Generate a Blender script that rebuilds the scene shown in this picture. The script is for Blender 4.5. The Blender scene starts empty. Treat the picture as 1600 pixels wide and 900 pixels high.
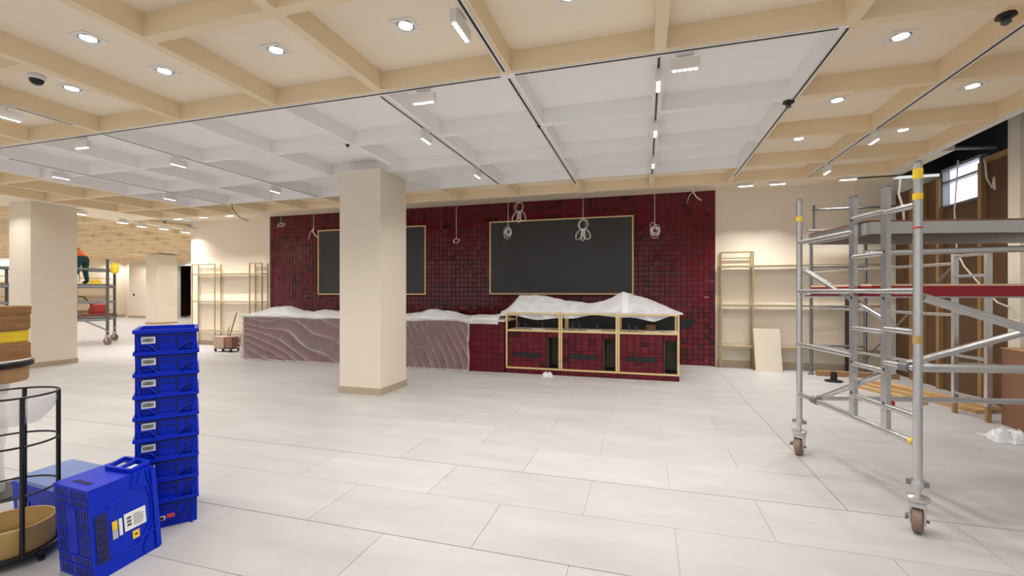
import bpy, math, random
from mathutils import Vector, Matrix, noise
random.seed(7)
R = math.radians
scene = bpy.context.scene
C = scene.collection

# ------------------------------------------------------------------ camera, world, exposure
CAM_H = 1.5
cam_d = bpy.data.cameras.new('camera')
cam_d.sensor_width = 36.0
cam_d.lens = 703.0 / 1600.0 * 36.0
cam_d.shift_y = 7.0 / 1600.0
cam_d.clip_start = 0.05
cam = bpy.data.objects.new('camera', cam_d)
cam.location = (0, 0, CAM_H)
cam.rotation_euler = (R(90), 0, R(16.45))
C.objects.link(cam)
scene.camera = cam

world = bpy.data.worlds.new('world')
scene.world = world
world.use_nodes = True
bg = world.node_tree.nodes['Background']
bg.inputs['Color'].default_value = (0.93, 0.96, 1.0, 1)
bg.inputs['Strength'].default_value = 0.6

vs = scene.view_settings
vs.view_transform = 'Standard'
vs.look = 'None'
vs.exposure = 0.42
vs.gamma = 1.0
vs.use_curve_mapping = False

LAMP_W = 3.4      # one recessed downlight
HEAD_W = 9.2      # one linear track head

# ------------------------------------------------------------------ helpers
def lin(r, g, b):
    f = lambda v: (v / 255 / 12.92) if v / 255 <= 0.04045 else ((v / 255 + 0.055) / 1.055) ** 2.4
    return (f(r), f(g), f(b), 1.0)

MATS = {}
def mat(name, rgb, rough=0.6, metal=0.0, var=0.0, scale=8.0, bump=0.0, bscale=60.0, spec=0.5, coat=0.0):
    m = bpy.data.materials.new(name); m.use_nodes = True
    nt = m.node_tree; b = nt.nodes['Principled BSDF']
    b.inputs['Roughness'].default_value = rough
    b.inputs['Metallic'].default_value = metal
    b.inputs['Specular IOR Level'].default_value = spec
    if coat: b.inputs['Coat Weight'].default_value = coat; b.inputs['Coat Roughness'].default_value = 0.08
    col = lin(*rgb)
    b.inputs['Base Color'].default_value = col
    tc = nt.nodes.new('ShaderNodeTexCoord')
    if var:
        n = nt.nodes.new('ShaderNodeTexNoise'); n.inputs['Scale'].default_value = scale; n.inputs['Detail'].default_value = 6
        nt.links.new(tc.outputs['Object'], n.inputs['Vector'])
        mx = nt.nodes.new('ShaderNodeMix'); mx.data_type = 'RGBA'
        mx.inputs[6].default_value = tuple(c * (1 - var) for c in col[:3]) + (1,)
        mx.inputs[7].default_value = tuple(min(1, c * (1 + var)) for c in col[:3]) + (1,)
        nt.links.new(n.outputs['Fac'], mx.inputs[0]); nt.links.new(mx.outputs[2], b.inputs['Base Color'])
    if bump:
        n2 = nt.nodes.new('ShaderNodeTexNoise'); n2.inputs['Scale'].default_value = bscale; n2.inputs['Detail'].default_value = 4
        nt.links.new(tc.outputs['Object'], n2.inputs['Vector'])
        bp = nt.nodes.new('ShaderNodeBump'); bp.inputs['Strength'].default_value = bump; bp.inputs['Distance'].default_value = 0.01
        nt.links.new(n2.outputs['Fac'], bp.inputs['Height']); nt.links.new(bp.outputs['Normal'], b.inputs['Normal'])
    MATS[name] = m
    return m

def tint_mat(name, ca, cb, rough, bump=0.0, bscale=30.0, nvar=0.0, nscale=3.0, spec=0.5, stretch=None):
    """base colour runs from ca to cb by the per-piece face attribute 'tint'"""
    m = bpy.data.materials.new(name); m.use_nodes = True
    nt = m.node_tree; b = nt.nodes['Principled BSDF']
    b.inputs['Roughness'].default_value = rough
    b.inputs['Specular IOR Level'].default_value = spec
    at = nt.nodes.new('ShaderNodeAttribute'); at.attribute_name = 'tint'
    mx = nt.nodes.new('ShaderNodeMix'); mx.data_type = 'RGBA'
    mx.inputs[6].default_value = lin(*ca); mx.inputs[7].default_value = lin(*cb)
    nt.links.new(at.outputs['Fac'], mx.inputs[0])
    out = mx.outputs[2]
    geo = nt.nodes.new('ShaderNodeNewGeometry')
    if nvar:
        n = nt.nodes.new('ShaderNodeTexNoise'); n.inputs['Scale'].default_value = nscale; n.inputs['Detail'].default_value = 8; n.inputs['Roughness'].default_value = 0.65
        if stretch:
            mp = nt.nodes.new('ShaderNodeMapping'); mp.inputs['Scale'].default_value = stretch
            nt.links.new(geo.outputs['Position'], mp.inputs['Vector']); nt.links.new(mp.outputs['Vector'], n.inputs['Vector'])
        else:
            nt.links.new(geo.outputs['Position'], n.inputs['Vector'])
        mr = nt.nodes.new('ShaderNodeMapRange'); mr.inputs['From Min'].default_value = 0.3; mr.inputs['From Max'].default_value = 0.7
        mr.inputs['To Min'].default_value = 1 - nvar; mr.inputs['To Max'].default_value = 1.0
        nt.links.new(n.outputs['Fac'], mr.inputs['Value'])
        mu = nt.nodes.new('ShaderNodeMix'); mu.data_type = 'RGBA'; mu.blend_type = 'MULTIPLY'; mu.inputs[0].default_value = 1
        nt.links.new(out, mu.inputs[6]); nt.links.new(mr.outputs['Result'], mu.inputs[7])
        out = mu.outputs[2]
    nt.links.new(out, b.inputs['Base Color'])
    if bump:
        n2 = nt.nodes.new('ShaderNodeTexNoise'); n2.inputs['Scale'].default_value = bscale; n2.inputs['Detail'].default_value = 3
        nt.links.new(geo.outputs['Position'], n2.inputs['Vector'])
        bp = nt.nodes.new('ShaderNodeBump'); bp.inputs['Strength'].default_value = bump; bp.inputs['Distance'].default_value = 0.006
        nt.links.new(n2.outputs['Fac'], bp.inputs['Height']); nt.links.new(bp.outputs['Normal'], b.inputs['Normal'])
    MATS[name] = m
    return m

def emit_mat(name, rgb, strength):
    m = bpy.data.materials.new(name); m.use_nodes = True
    b = m.node_tree.nodes['Principled BSDF']
    b.inputs['Base Color'].default_value = (0.8, 0.8, 0.8, 1)
    b.inputs['Emission Color'].default_value = lin(*rgb)
    b.inputs['Emission Strength'].default_value = strength
    MATS[name] = m
    return m

def film_mat(name, rgb, opac, folded, rough=0.35):
    """thin translucent sheeting: milkier where it is folded and gathered (face attribute 'tint')"""
    m = bpy.data.materials.new(name); m.use_nodes = True
    nt = m.node_tree; b = nt.nodes['Principled BSDF']; o = nt.nodes['Material Output']
    b.inputs['Base Color'].default_value = lin(*rgb); b.inputs['Roughness'].default_value = rough
    t = nt.nodes.new('ShaderNodeBsdfTransparent')
    mx = nt.nodes.new('ShaderNodeMixShader')
    at = nt.nodes.new('ShaderNodeAttribute'); at.attribute_name = 'tint'
    mr = nt.nodes.new('ShaderNodeMapRange')
    mr.inputs['To Min'].default_value = opac; mr.inputs['To Max'].default_value = folded
    nt.links.new(at.outputs['Fac'], mr.inputs['Value']); nt.links.new(mr.outputs['Result'], mx.inputs[0])
    nt.links.new(t.outputs[0], mx.inputs[1]); nt.links.new(b.outputs[0], mx.inputs[2])
    nt.links.new(mx.outputs[0], o.inputs['Surface'])
    MATS[name] = m
    return m

class MB:
    """collects shapes; build() links them as one mesh object"""
    def __init__(s): s.v = []; s.f = []; s.t = []; s.sm = []
    def add(s, vs, fs, tint=0.5, smooth=False):
        o = len(s.v); s.v += [tuple(v) for v in vs]
        for f in fs: s.f.append(tuple(i + o for i in f)); s.t.append(tint); s.sm.append(smooth)
        return s
    def hexa(s, p, tint=0.5):       # p: bottom 4 ccw, top 4 ccw
        return s.add(p, [(3, 2, 1, 0), (4, 5, 6, 7), (0, 1, 5, 4), (1, 2, 6, 5), (2, 3, 7, 6), (3, 0, 4, 7)], tint)
    def box(s, x0, x1, y0, y1, z0, z1, tint=0.5):
        return s.hexa([(x0, y0, z0), (x1, y0, z0), (x1, y1, z0), (x0, y1, z0), (x0, y0, z1), (x1, y0, z1), (x1, y1, z1), (x0, y1, z1)], tint)
    def bar(s, a, b, w, h, up=(0, 0, 1)):   # rectangular bar a->b
        a, b = Vector(a), Vector(b); d = (b - a).normalized(); u = Vector(up)
        if abs(d.dot(u)) > 0.98: u = Vector((1, 0, 0))
        r = d.cross(u).normalized() * w / 2; u = r.cross(d).normalized() * h / 2
        return s.hexa([a - r - u, a + r - u, b + r - u, b - r - u, a - r + u, a + r + u, b + r + u, b - r + u])
    def path(s, pts, r, n=8, closed=False, cap=True):
        pts = [Vector(p) for p in pts]; m = len(pts); rings = []
        rr = r if isinstance(r, (list, tuple)) else [r] * m
        prev = None
        for i in range(m):
            if closed: d = pts[(i + 1) % m] - pts[i - 1]
            else: d = pts[min(i + 1, m - 1)] - pts[max(i - 1, 0)]
            d = d.normalized() if d.length > 1e-9 else Vector((0, 0, 1))
            if prev is None:
                u = Vector((0, 0, 1)) if abs(d.z) < 0.9 else Vector((1, 0, 0))
                a = d.cross(u).normalized()
            else:
                a = prev - d * prev.dot(d)
                a = a.normalized() if a.length > 1e-6 else d.orthogonal().normalized()
            prev = a; b = d.cross(a)
            rings.append([pts[i] + (a * math.cos(2 * math.pi * k / n) + b * math.sin(2 * math.pi * k / n)) * rr[i] for k in range(n)])
        vs = [p for rg in rings for p in rg]; fs = []
        for i in range(m if closed else m - 1):
            j = (i + 1) % m
            for k in range(n): fs.append((i * n + k, i * n + (k + 1) % n, j * n + (k + 1) % n, j * n + k))
        s.add(vs, fs, smooth=True)
        if cap and not closed:
            o = len(s.v) - len(vs)
            s.f.append(tuple(o + k for k in range(n))[::-1]); s.f.append(tuple(o + (m - 1) * n + k for k in range(n)))
            s.t += [0.5, 0.5]; s.sm += [False, False]
        return s
    def tube(s, a, b, r, n=10): return s.path([a, b], r, n)
    def ring(s, c, rad, r, n=32, m=6, rx=1, ry=1):
        return s.path([(c[0] + rad * rx * math.cos(2 * math.pi * i / n), c[1] + rad * ry * math.sin(2 * math.pi * i / n), c[2]) for i in range(n)], r, m, closed=True)
    def lathe(s, c, prof, n=24, axis='z'):      # prof: (radius, height)
        vs = []; fs = []
        for (r, h) in prof:
            for k in range(n):
                a = 2 * math.pi * k / n; x, y = r * math.cos(a), r * math.sin(a)
                p = (x, y, h) if axis == 'z' else ((h, x, y) if axis == 'x' else (x, h, y))
                vs.append((c[0] + p[0], c[1] + p[1], c[2] + p[2]))
        for i in range(len(prof) - 1):
            for k in range(n): fs.append((i * n + k, i * n + (k + 1) % n, (i + 1) * n + (k + 1) % n, (i + 1) * n + k))
        s.add(vs, fs, smooth=True)
        o = len(s.v) - len(vs); L = len(prof) - 1
        s.f.append(tuple(o + k for k in range(n))[::-1]); s.f.append(tuple(o + L * n + k for k in range(n))); s.t += [0.5, 0.5]; s.sm += [False, False]
        return s
    def grid(s, fn, nu, nv, tint=0.5, tf=None):
        vs = [fn(i / nu, j / nv) for j in range(nv + 1) for i in range(nu + 1)]
        fs = [(j * (nu + 1) + i, j * (nu + 1) + i + 1, (j + 1) * (nu + 1) + i + 1, (j + 1) * (nu + 1) + i) for j in range(nv) for i in range(nu)]
        if tf:
            n0 = len(s.t); s.add(vs, fs, 0.0, smooth=True)
            for j in range(nv):
                for i in range(nu): s.t[n0 + j * nu + i] = tf((i + 0.5) / nu, (j + 0.5) / nv)
            return s
        return s.add(vs, fs, tint, smooth=True)
    def mesh(s, name, material, off=(0, 0, 0)):
        me = bpy.data.meshes.new(name)
        me.from_pydata([(v[0] - off[0], v[1] - off[1], v[2] - off[2]) for v in s.v], [], s.f)
        me.materials.append(MATS[material] if isinstance(material, str) else material)
        at = me.attributes.new('tint', 'FLOAT', 'FACE'); at.data.foreach_set('value', s.t)
        me.polygons.foreach_set('use_smooth', s.sm)
        if any(s.sm): me.set_sharp_from_angle(angle=R(38))
        me.update()
        return me
    def build(s, name, material, parent=None, off=None):
        """vertices are given in world space unless the parent is rotated; the mesh is stored relative to its parent"""
        if off is None:
            w_ = Vector((0, 0, 0)); p_ = parent
            while p_ is not None: w_ += p_.location; p_ = p_.parent
            off = tuple(w_)
        o = bpy.data.objects.new(name, s.mesh(name, material, off)); C.objects.link(o)
        if parent is not None: o.parent = parent
        return o

def tag(o, label=None, cat=None, group=None, kind=None):
    if label: o['label'] = label
    if cat: o['category'] = cat
    if group: o['group'] = group
    if kind: o['kind'] = kind
    return o
def thing(name, label, cat, loc, rz=0, group=None):
    o = bpy.data.objects.new(name, None); C.objects.link(o)
    o.empty_display_size = 0.1; o.location = loc; o.rotation_euler = (0, 0, rz)
    return tag(o, label, cat, group)
def one(name, mb, material, label, cat, group=None):
    """a thing that is one mesh; its origin goes to its base"""
    xs = [v[0] for v in mb.v]; ys = [v[1] for v in mb.v]; zs = [v[2] for v in mb.v]
    off = ((min(xs) + max(xs)) / 2, (min(ys) + max(ys)) / 2, min(zs))
    o = mb.build(name, material, None, off); o.location = off
    return tag(o, label, cat, group)
def dup(root, loc=None, rz=None):
    r = root.copy(); C.objects.link(r)
    if loc is not None: r.location = loc
    if rz is not None: r.rotation_euler = (0, 0, rz)
    for ch in list(root.children):
        c = ch.copy(); C.objects.link(c); c.parent = r
        for g in list(ch.children):
            d = g.copy(); C.objects.link(d); d.parent = c
    return r
def lamp(parent, loc, power, size, spread=R(140), kind='DISK', size_y=None, rot=(0, 0, 0), rgb=(1.0, 0.985, 0.97)):
    L = bpy.data.lights.new('bulb', 'AREA'); L.shape = kind; L.size = size
    if size_y: L.size_y = size_y
    L.energy = power; L.spread = spread; L.color = rgb
    o = bpy.data.objects.new('bulb', L); C.objects.link(o); o.parent = parent; o.location = loc; o.rotation_euler = rot
    return o
ORD = ['first', 'second', 'third', 'fourth', 'fifth', 'sixth', 'seventh', 'eighth', 'ninth', 'tenth', 'eleventh', 'twelfth', 'thirteenth', 'fourteenth', 'fifteenth', 'sixteenth', 'seventeenth', 'eighteenth', 'nineteenth', 'twentieth']

# pixel -> place (the camera's own numbers; used to read positions off the floor, ceiling and walls)
_s, _c = math.sin(R(16.45)), math.cos(R(16.45))
def pray(x, y):
    a = (x - 800) / 703.0
    return Vector((a * _c - _s, a * _s + _c, -(y - 457) / 703.0))
def on_z(x, y, z=0.0):
    r = pray(x, y); t = (z - CAM_H) / r.z; return Vector((r.x * t, r.y * t, z))
def on_y(x, y, Y):
    r = pray(x, y); t = Y / r.y; return Vector((r.x * t, Y, CAM_H + r.z * t))
def on_x(x, y, X):
    r = pray(x, y); t = X / r.x; return Vector((X, r.y * t, CAM_H + r.z * t))

# ------------------------------------------------------------------ materials
mat('cream_paint', (238, 227, 209), 0.62, var=0.03, scale=2, bump=0.03)
mat('column_paint', (236, 224, 206), 0.55, var=0.025, scale=2)
mat('baseboard', (186, 168, 142), 0.5)
mat('beige_ceiling', (246, 233, 211), 0.7, var=0.02, scale=3)
mat('beige_beam_shaded', (240, 219, 184), 0.7, var=0.02, scale=3)  # panel paint with coffer shade and warm bounce put into its colour
mat('white_ceiling', (248, 246, 244), 0.7, var=0.02, scale=3)
mat('grout_dark', (112, 44, 54), 0.8)
mat('floor_grout', (184, 176, 167), 0.8)
mat('joint_dark', (120, 110, 100), 0.8)
tint_mat('floor_stone', (186, 183, 180), (191, 188, 186), 0.42, spec=0.28, bump=0.05, bscale=90, nvar=0.17, nscale=1.5, stretch=(0.6, 2.2, 1))
tint_mat('maroon_tile', (58, 8, 15), (118, 18, 38), 0.10, bump=0.45, bscale=24, nvar=0.18, nscale=12, spec=0.45)
tint_mat('maroon_tile_satin', (62, 10, 18), (116, 22, 40), 0.34, nvar=0.15, nscale=9, spec=0.3)
mat('brass', (236, 208, 150), 0.34, 0.45)
mat('pale_brass', (196, 174, 130), 0.35, 0.6)
mat('screen_dark', (58, 58, 60), 0.35, var=0.05, scale=2)
mat('screen_film', (88, 86, 84), 0.3)
mat('white_metal', (236, 234, 230), 0.45)
mat('rail_black', (22, 21, 21), 0.5)
mat('black_plastic', (20, 20, 22), 0.35)
mat('void_black', (10, 11, 14), 0.9)
emit_mat('led', (255, 250, 240), 5)
emit_mat('daylight_pane', (225, 238, 255), 1.6)
mat('aluminium', (204, 204, 204), 0.27, 0.82, var=0.12, scale=14, bump=0.08)
mat('grey_steel', (128, 130, 132), 0.45, 0.6, var=0.15, scale=12)
mat('dark_steel', (92, 94, 97), 0.5, 0.4, var=0.1)
mat('tape_yellow', (232, 196, 40), 0.5, var=0.1, scale=40)
mat('red_board', (138, 18, 32), 0.5, var=0.15, scale=9)
mat('wheel_rubber', (134, 110, 96), 0.6, var=0.15, scale=30)
mat('wheel_core', (150, 108, 96), 0.5)
mat('plywood', (98, 70, 44), 0.7, var=0.16, scale=3)
mat('stud_wood', (158, 124, 84), 0.7, var=0.12, scale=6)
mat('plank_wood', (196, 160, 112), 0.7, var=0.15, scale=7)
mat('deck_wood', (120, 78, 58), 0.7, var=0.2, scale=9)
mat('canvas', (206, 184, 150), 0.85, var=0.1, scale=9)
mat('blue_plastic', (2, 42, 190), 0.36, var=0.06, scale=6, spec=0.22)
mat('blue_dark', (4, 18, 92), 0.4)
mat('blue_lid', (112, 138, 196), 0.35, var=0.2, scale=5)
mat('paper_white', (236, 236, 234), 0.6)
mat('ink', (24, 24, 26), 0.6)
mat('label_yellow', (244, 200, 40), 0.5)
mat('label_red', (222, 78, 84), 0.5)
mat('gold_tray', (190, 158, 98), 0.5, 0.3, var=0.05)
mat('cardboard', (176, 136, 92), 0.8, var=0.08, scale=6)
mat('kraft', (150, 108, 66), 0.8, var=0.14, scale=9, bump=0.4, bscale=14)
mat('board_cream', (214, 203, 184), 0.6)
mat('cable_white', (226, 222, 214), 0.5)
mat('bucket_tan', (196, 170, 146), 0.6, var=0.06)
mat('bucket_brown', (150, 104, 84), 0.6, var=0.06)
mat('niche_grey', (96, 88, 76), 0.6)
mat('worktop', (226, 212, 186), 0.5)
mat('machine_red', (150, 36, 40), 0.5)
mat('bag_yellow', (236, 214, 40), 0.6)
mat('bag_grey', (176, 180, 186), 0.6)
mat('hi_vis', (240, 120, 24), 0.7)
mat('trousers', (14, 70, 64), 0.8, var=0.1)
mat('skin', (196, 146, 118), 0.6)
mat('hair', (40, 28, 22), 0.8)
mat('shoe', (40, 38, 38), 0.6)
mat('glass_grey', (196, 198, 196), 0.25)
mat('red_cap', (196, 40, 34), 0.5)
mat('brown_box', (134, 96, 72), 0.7, var=0.1, scale=5)
film_mat('sheet_clear', (222, 208, 206), 0.22, 0.72, 0.3)
film_mat('sheet_milky', (236, 237, 241), 0.50, 0.97, 0.32)
film_mat('bag_film', (228, 228, 230), 0.25, 0.60, 0.3)
film_mat('wrap_film', (236, 230, 220), 0.10, 0.5, 0.3)
mat('grout_maroon', (70, 18, 26), 0.8)

ZB, ZP = 3.31, 3.475        # beam underside, coffer panel
ZW = 3.58                  # flat soffit along the tiled wall
WALL_Y = 9.97

# ================================================================== FLOOR
floor = MB().box(-34, 5.2, -4, 24, -0.12, -0.005).build('floor', 'floor_grout')
tag(floor, 'pale greige stone tile floor with thin joints', kind='structure')
TX, TY, G = 1.16, 0.58, 0.0016
JX, JY = 1.34, 3.62
def tile_shape(x0, x1, y0, y1, tint, g=G):
    m = MB(); b = 0.0012
    m.add([(x0 + g, y0 + g, -0.0045), (x1 - g, y0 + g, -0.0045), (x1 - g, y1 - g, -0.0045), (x0 + g, y1 - g, -0.0045),
           (x0 + g, y0 + g, -b), (x1 - g, y0 + g, -b), (x1 - g, y1 - g, -b), (x0 + g, y1 - g, -b),
           (x0 + g + b, y0 + g + b, 0), (x1 - g - b, y0 + g + b, 0), (x1 - g - b, y1 - g - b, 0), (x0 + g + b, y1 - g - b, 0)],
          [(0, 1, 5, 4), (1, 2, 6, 5), (2, 3, 7, 6), (3, 0, 4, 7), (4, 5, 9, 8), (5, 6, 10, 9), (6, 7, 11, 10), (7, 4, 8, 11), (8, 9, 10, 11)], tint)
    return m
variants = [tile_shape(-TX / 2, TX / 2, -TY / 2, TY / 2, t / 5).mesh('floor_tile', 'floor_stone') for t in range(6)]
cells = []
for j in range(-13, 35):
    y0 = JY + j * TY
    off = 0.0 if j % 2 == 0 else TX * 0.5
    for i in range(-31, 4):
        x0 = JX - TX + i * TX + off
        if x0 < -33 or x0 > 4.9 or y0 > 23: continue
        cx_, cy_ = x0 + TX / 2, y0 + TY / 2
        depth = -cx_ * _s + cy_ * _c; lat = cx_ * _c + cy_ * _s
        vis = depth > 1.3 and abs(lat) < depth * 1.2 + 0.6
        cells.append((depth if vis else 900 + depth * depth, cx_, cy_))
cells.sort()
far = MB()
for k, (d, cx_, cy_) in enumerate(cells):
    if k < 300:
        o = bpy.data.objects.new('floor_tile', random.choice(variants)); C.objects.link(o)
        o.parent = floor; o.location = (cx_, cy_, 0)
    else:
        t = tile_shape(cx_ - TX / 2, cx_ + TX / 2, cy_ - TY / 2, cy_ + TY / 2, random.randrange(6) / 5)
        far.add(t.v, t.f, t.t[0])
o = far.build('floor_tiles', 'floor_stone', floor); tag(o, kind='stuff')
# movement joints let into the floor
for (x0, x1, y0, y1) in [(-12.0, 4.3, JY - 0.003, JY + 0.003), (-12.0, 4.3, JY - 2 * TY - 0.003, JY - 2 * TY + 0.003), (JX - 0.003, JX + 0.003, JY, WALL_Y)]:
    MB().box(x0, x1, y0, y1, -0.004, 0.0006).build('movement_joint', 'joint_dark', floor)

# ================================================================== WALLS
def structure(name, mb, material, label=None):
    o = mb.build(name, material); return tag(o, label, kind='structure')
TWL, TWR = -9.861, 1.376
wb = structure('wall_back', MB().box(TWL, TWR, WALL_Y, WALL_Y + 0.2, 0, ZW + 0.02), 'grout_dark', 'maroon glazed tile wall behind the counters')
wl = structure('wall_back_left', MB().box(-12.58, TWL, WALL_Y + 0.03, WALL_Y + 0.23, 0, ZW + 0.02), 'cream_paint', 'cream wall left of the maroon tiles')
wr = structure('wall_back_right', MB().box(TWR, 5.3, WALL_Y + 0.03, WALL_Y + 0.23, 0, ZW + 0.02), 'cream_paint', 'cream wall right of the maroon tiles')
structure('wall_end_left', MB().box(-12.78, -12.58, WALL_Y + 0.03, 20, 0, ZB + 0.3), 'cream_paint', 'cream return wall running back beside the left shelves')
structure('baseboard_left', MB().box(-12.60, TWL - 0.02, WALL_Y + 0.012, WALL_Y + 0.03, 0, 0.11), 'baseboard')
structure('baseboard_right', MB().box(TWR + 0.02, 4.4, WALL_Y + 0.012, WALL_Y + 0.03, 0, 0.13), 'baseboard')
structure('trim_1', MB().box(TWR, TWR + 0.02, WALL_Y - 0.02, WALL_Y + 0.03, 0, ZW), 'cream_paint')
structure('trim_2', MB().box(TWL - 0.025, TWL, WALL_Y - 0.02, WALL_Y + 0.03, 0, ZW), 'cream_paint')

def glazed_tile(x, z, w, y, tint, tilt, depth=0.012, proud=0.0):
    """one hand-made tile facing -Y, centred on x, z"""
    h = w / 2; e = 0.006; a, b, c_ = tilt
    def front(px, pz): return y - depth - proud + a * px / h + b * pz / h + c_
    o = [(-h, -h), (h, -h), (h, h), (-h, h)]; i = [(-h + e, -h + e), (h - e, -h + e), (h - e, h - e), (-h + e, h - e)]
    vs = [(x + p[0], y, z + p[1]) for p in o] + [(x + p[0], front(*p) + 0.004, z + p[1]) for p in o] + [(x + p[0], front(*p), z + p[1]) for p in i]
    fs = [(0, 1, 5, 4), (1, 2, 6, 5), (2, 3, 7, 6), (3, 0, 4, 7), (4, 5, 9, 8), (5, 6, 10, 9), (6, 7, 11, 10), (7, 4, 8, 11), (8, 9, 10, 11)]
    return vs, fs
def rtint():
    r = random.random()
    return random.uniform(0.0, 0.2) if r < 0.12 else random.uniform(0.45, 0.9)
def rtilt(k=1.0): return (random.gauss(0, 0.0011) * k, random.gauss(0, 0.0011) * k, random.uniform(-0.0012, 0.0012))
PT = 0.1081
tile_vars = []
for k in range(14):
    m = MB(); vs_, fs_ = glazed_tile(0, 0, PT - 0.006, 0, 0, rtilt()); m.add(vs_, fs_, rtint()); tile_vars.append(m.mesh('wall_tile', 'maroon_tile'))
nx = int(round((TWR - TWL) / PT)); nz = int(round(ZW / PT))
pxx = (TWR - TWL) / nx; pzz = ZW / nz
spots = []
for i in range(nx):
    for j in range(nz):
        x = TWL + (i + 0.5) * pxx; z = (j + 0.5) * pzz
        hid = (-8.25 < x < -5.13 or -3.46 < x < -0.25) and 1.46 < z < 3.12
        behind = z < 0.95 and x < 0.5
        if hid: continue
        spots.append(((0 if not behind else 1), -x, x, z))
spots.sort()
st = MB()
for k, (_, _, x, z) in enumerate(spots):
    if k < 300:
        o = bpy.data.objects.new('wall_tile', random.choice(tile_vars)); C.objects.link(o); o.parent = wb; o.location = (x, WALL_Y, z)
    else:
        vs_, fs_ = glazed_tile(x, z, PT - 0.006, WALL_Y, 0, rtilt()); st.add(vs_, fs_, rtint())
tag(st.build('wall_tiles', 'maroon_tile', wb), kind='stuff')

# far hall on the left
structure('wall_far_left', MB().box(-31.3, -31.0, -4, 20.3, 0, 3.7), 'cream_paint', 'far cream wall at the end of the left hall')
structure('wall_far_back', MB().box(-31.0, -26.75, 20.0, 20.3, 0, 3.7).box(-25.1, -12.58, 20.0, 20.3, 0, 3.7).box(-26.75, -25.1, 20.0, 20.3, 3.15, 3.7), 'cream_paint', 'far cream wall with a dark doorway')
dn = structure('door_1', MB().box(-26.75, -26.68, 19.97, 20.2, 0, 3.15).box(-25.17, -25.1, 19.97, 20.2, 0, 3.15).box(-26.68, -25.17, 19.97, 20.2, 3.07, 3.15), 'white_metal', 'white framed open doorway into a dark boarded room')
structure('wall_store', MB().box(-29.4, -24.2, 22.6, 22.8, 0, 3.6).box(-29.4, -29.2, 20.3, 22.6, 0, 3.6).box(-24.4, -24.2, 20.3, 22.6, 0, 3.6).box(-29.4, -24.2, 20.3, 22.8, 3.6, 3.7), 'plywood', 'brown boarded room behind the far doorway')
pier = structure('wall_pier', MB().box(-29.4, -28.0, 19.2, 20.0, 0, 3.7), 'cream_paint', 'cream wall pier with a small black switch')
MB().box(-29.05, -28.93, 19.18, 19.2, 1.3, 1.42).build('switch', 'black_plastic', pier)
MB().box(-29.42, -27.98, 19.17, 19.2, 0, 0.14).build('baseboard', 'baseboard', pier)
structure('baseboard_far_left', MB().box(-31.0, -30.97, -4, 20, 0, 0.14), 'baseboard')

# right side: boarded shopfront
RX = 4.4
wrt = structure('wall_right', MB().box(RX + 0.06, RX + 0.2, 6.9, 7.74, 0, ZB).box(RX + 0.06, RX + 0.2, 8.6, WALL_Y + 0.03, 0, ZB)
                .box(RX + 0.06, RX + 0.2, 7.74, 8.6, 0, 2.80), 'plywood', 'brown plywood hoarding on the right')
edges = [6.92, 7.74, 8.60, 9.05, 9.97]
for a, b in zip(edges[:-1], edges[1:]):
    top = 2.80 if abs(a - 7.74) < 0.01 else ZB - 0.02
    MB().box(RX + 0.04, RX + 0.06, a + 0.008, b - 0.008, 0.0, top).build('plywood_sheet', 'plywood', wrt)
for y in (7.70, 8.62, 9.06, 9.36):
    MB().box(RX - 0.02, RX + 0.04, y - 0.035, y + 0.035, 0, ZB - 0.04).build('stud', 'stud_wood', wrt)
MB().box(RX - 0.03, RX + 0.04, 6.95, 7.62, ZB - 0.06, ZB + 0.0).build('head_rail', 'stud_wood', wrt)
win = structure('window_1', MB().box(RX + 0.02, RX + 0.10, 7.74, 7.775, 2.80, 3.36).box(RX + 0.02, RX + 0.10, 8.565, 8.60, 2.80, 3.36)
                .box(RX + 0.02, RX + 0.10, 7.74, 8.60, 2.80, 2.83).box(RX + 0.02, RX + 0.10, 7.74, 8.60, 3.17, 3.20).box(RX + 0.02, RX + 0.10, 7.74, 8.60, 3.36, 3.40), 'grey_steel', 'bright window high in the plywood wall')
MB().box(RX + 0.11, RX + 0.12, 7.775, 8.565, 2.83, 3.17).build('pane', 'daylight_pane', win)
MB().box(RX + 0.11, RX + 0.12, 7.775, 8.565, 3.20, 3.36).build('pane', 'daylight_pane', win)
structure('wall_corner_right', MB().box(RX - 0.62, RX, WALL_Y - 0.02, WALL_Y + 0.03, 3.20, ZW), 'cream_paint')
# near right: pale framed partition
part = structure('wall_partition', MB().box(4.22, 4.30, -4.0, 6.62, 0, 3.62), 'glass_grey', 'pale grey glazed partition at the right edge')
MB().box(4.14, 4.26, 6.62, 6.80, 0, 3.6).build('post', 'cream_paint', part)
MB().box(4.18, 4.22, -4.0, 6.62, 1.80, 1.86).build('transom', 'white_metal', part)
# dark void above the missing ceiling
structure('ceiling_void', MB().box(3.60, 5.2, 4.0, WALL_Y, 4.4, 4.5).box(5.1, 5.2, 4.0, WALL_Y, 3.3, 4.4).box(3.56, 3.60, 4.0, 8.2, 3.5, 4.5)
          .box(3.6, 5.2, WALL_Y - 0.4, WALL_Y - 0.3, ZW, 4.5).box(3.6, 5.2, 3.9, 4.0, 3.62, 4.5), 'void_black', 'dark open void above the missing ceiling')
for (y, z) in ((5.6, 3.95), (7.2, 3.8), (8.3, 3.7)):
    MB().tube((3.6, y, z), (5.1, y + 0.3, z), 0.03, 8).build('service_pipe', 'grey_steel', bpy.data.objects['ceiling_void'])

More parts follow.
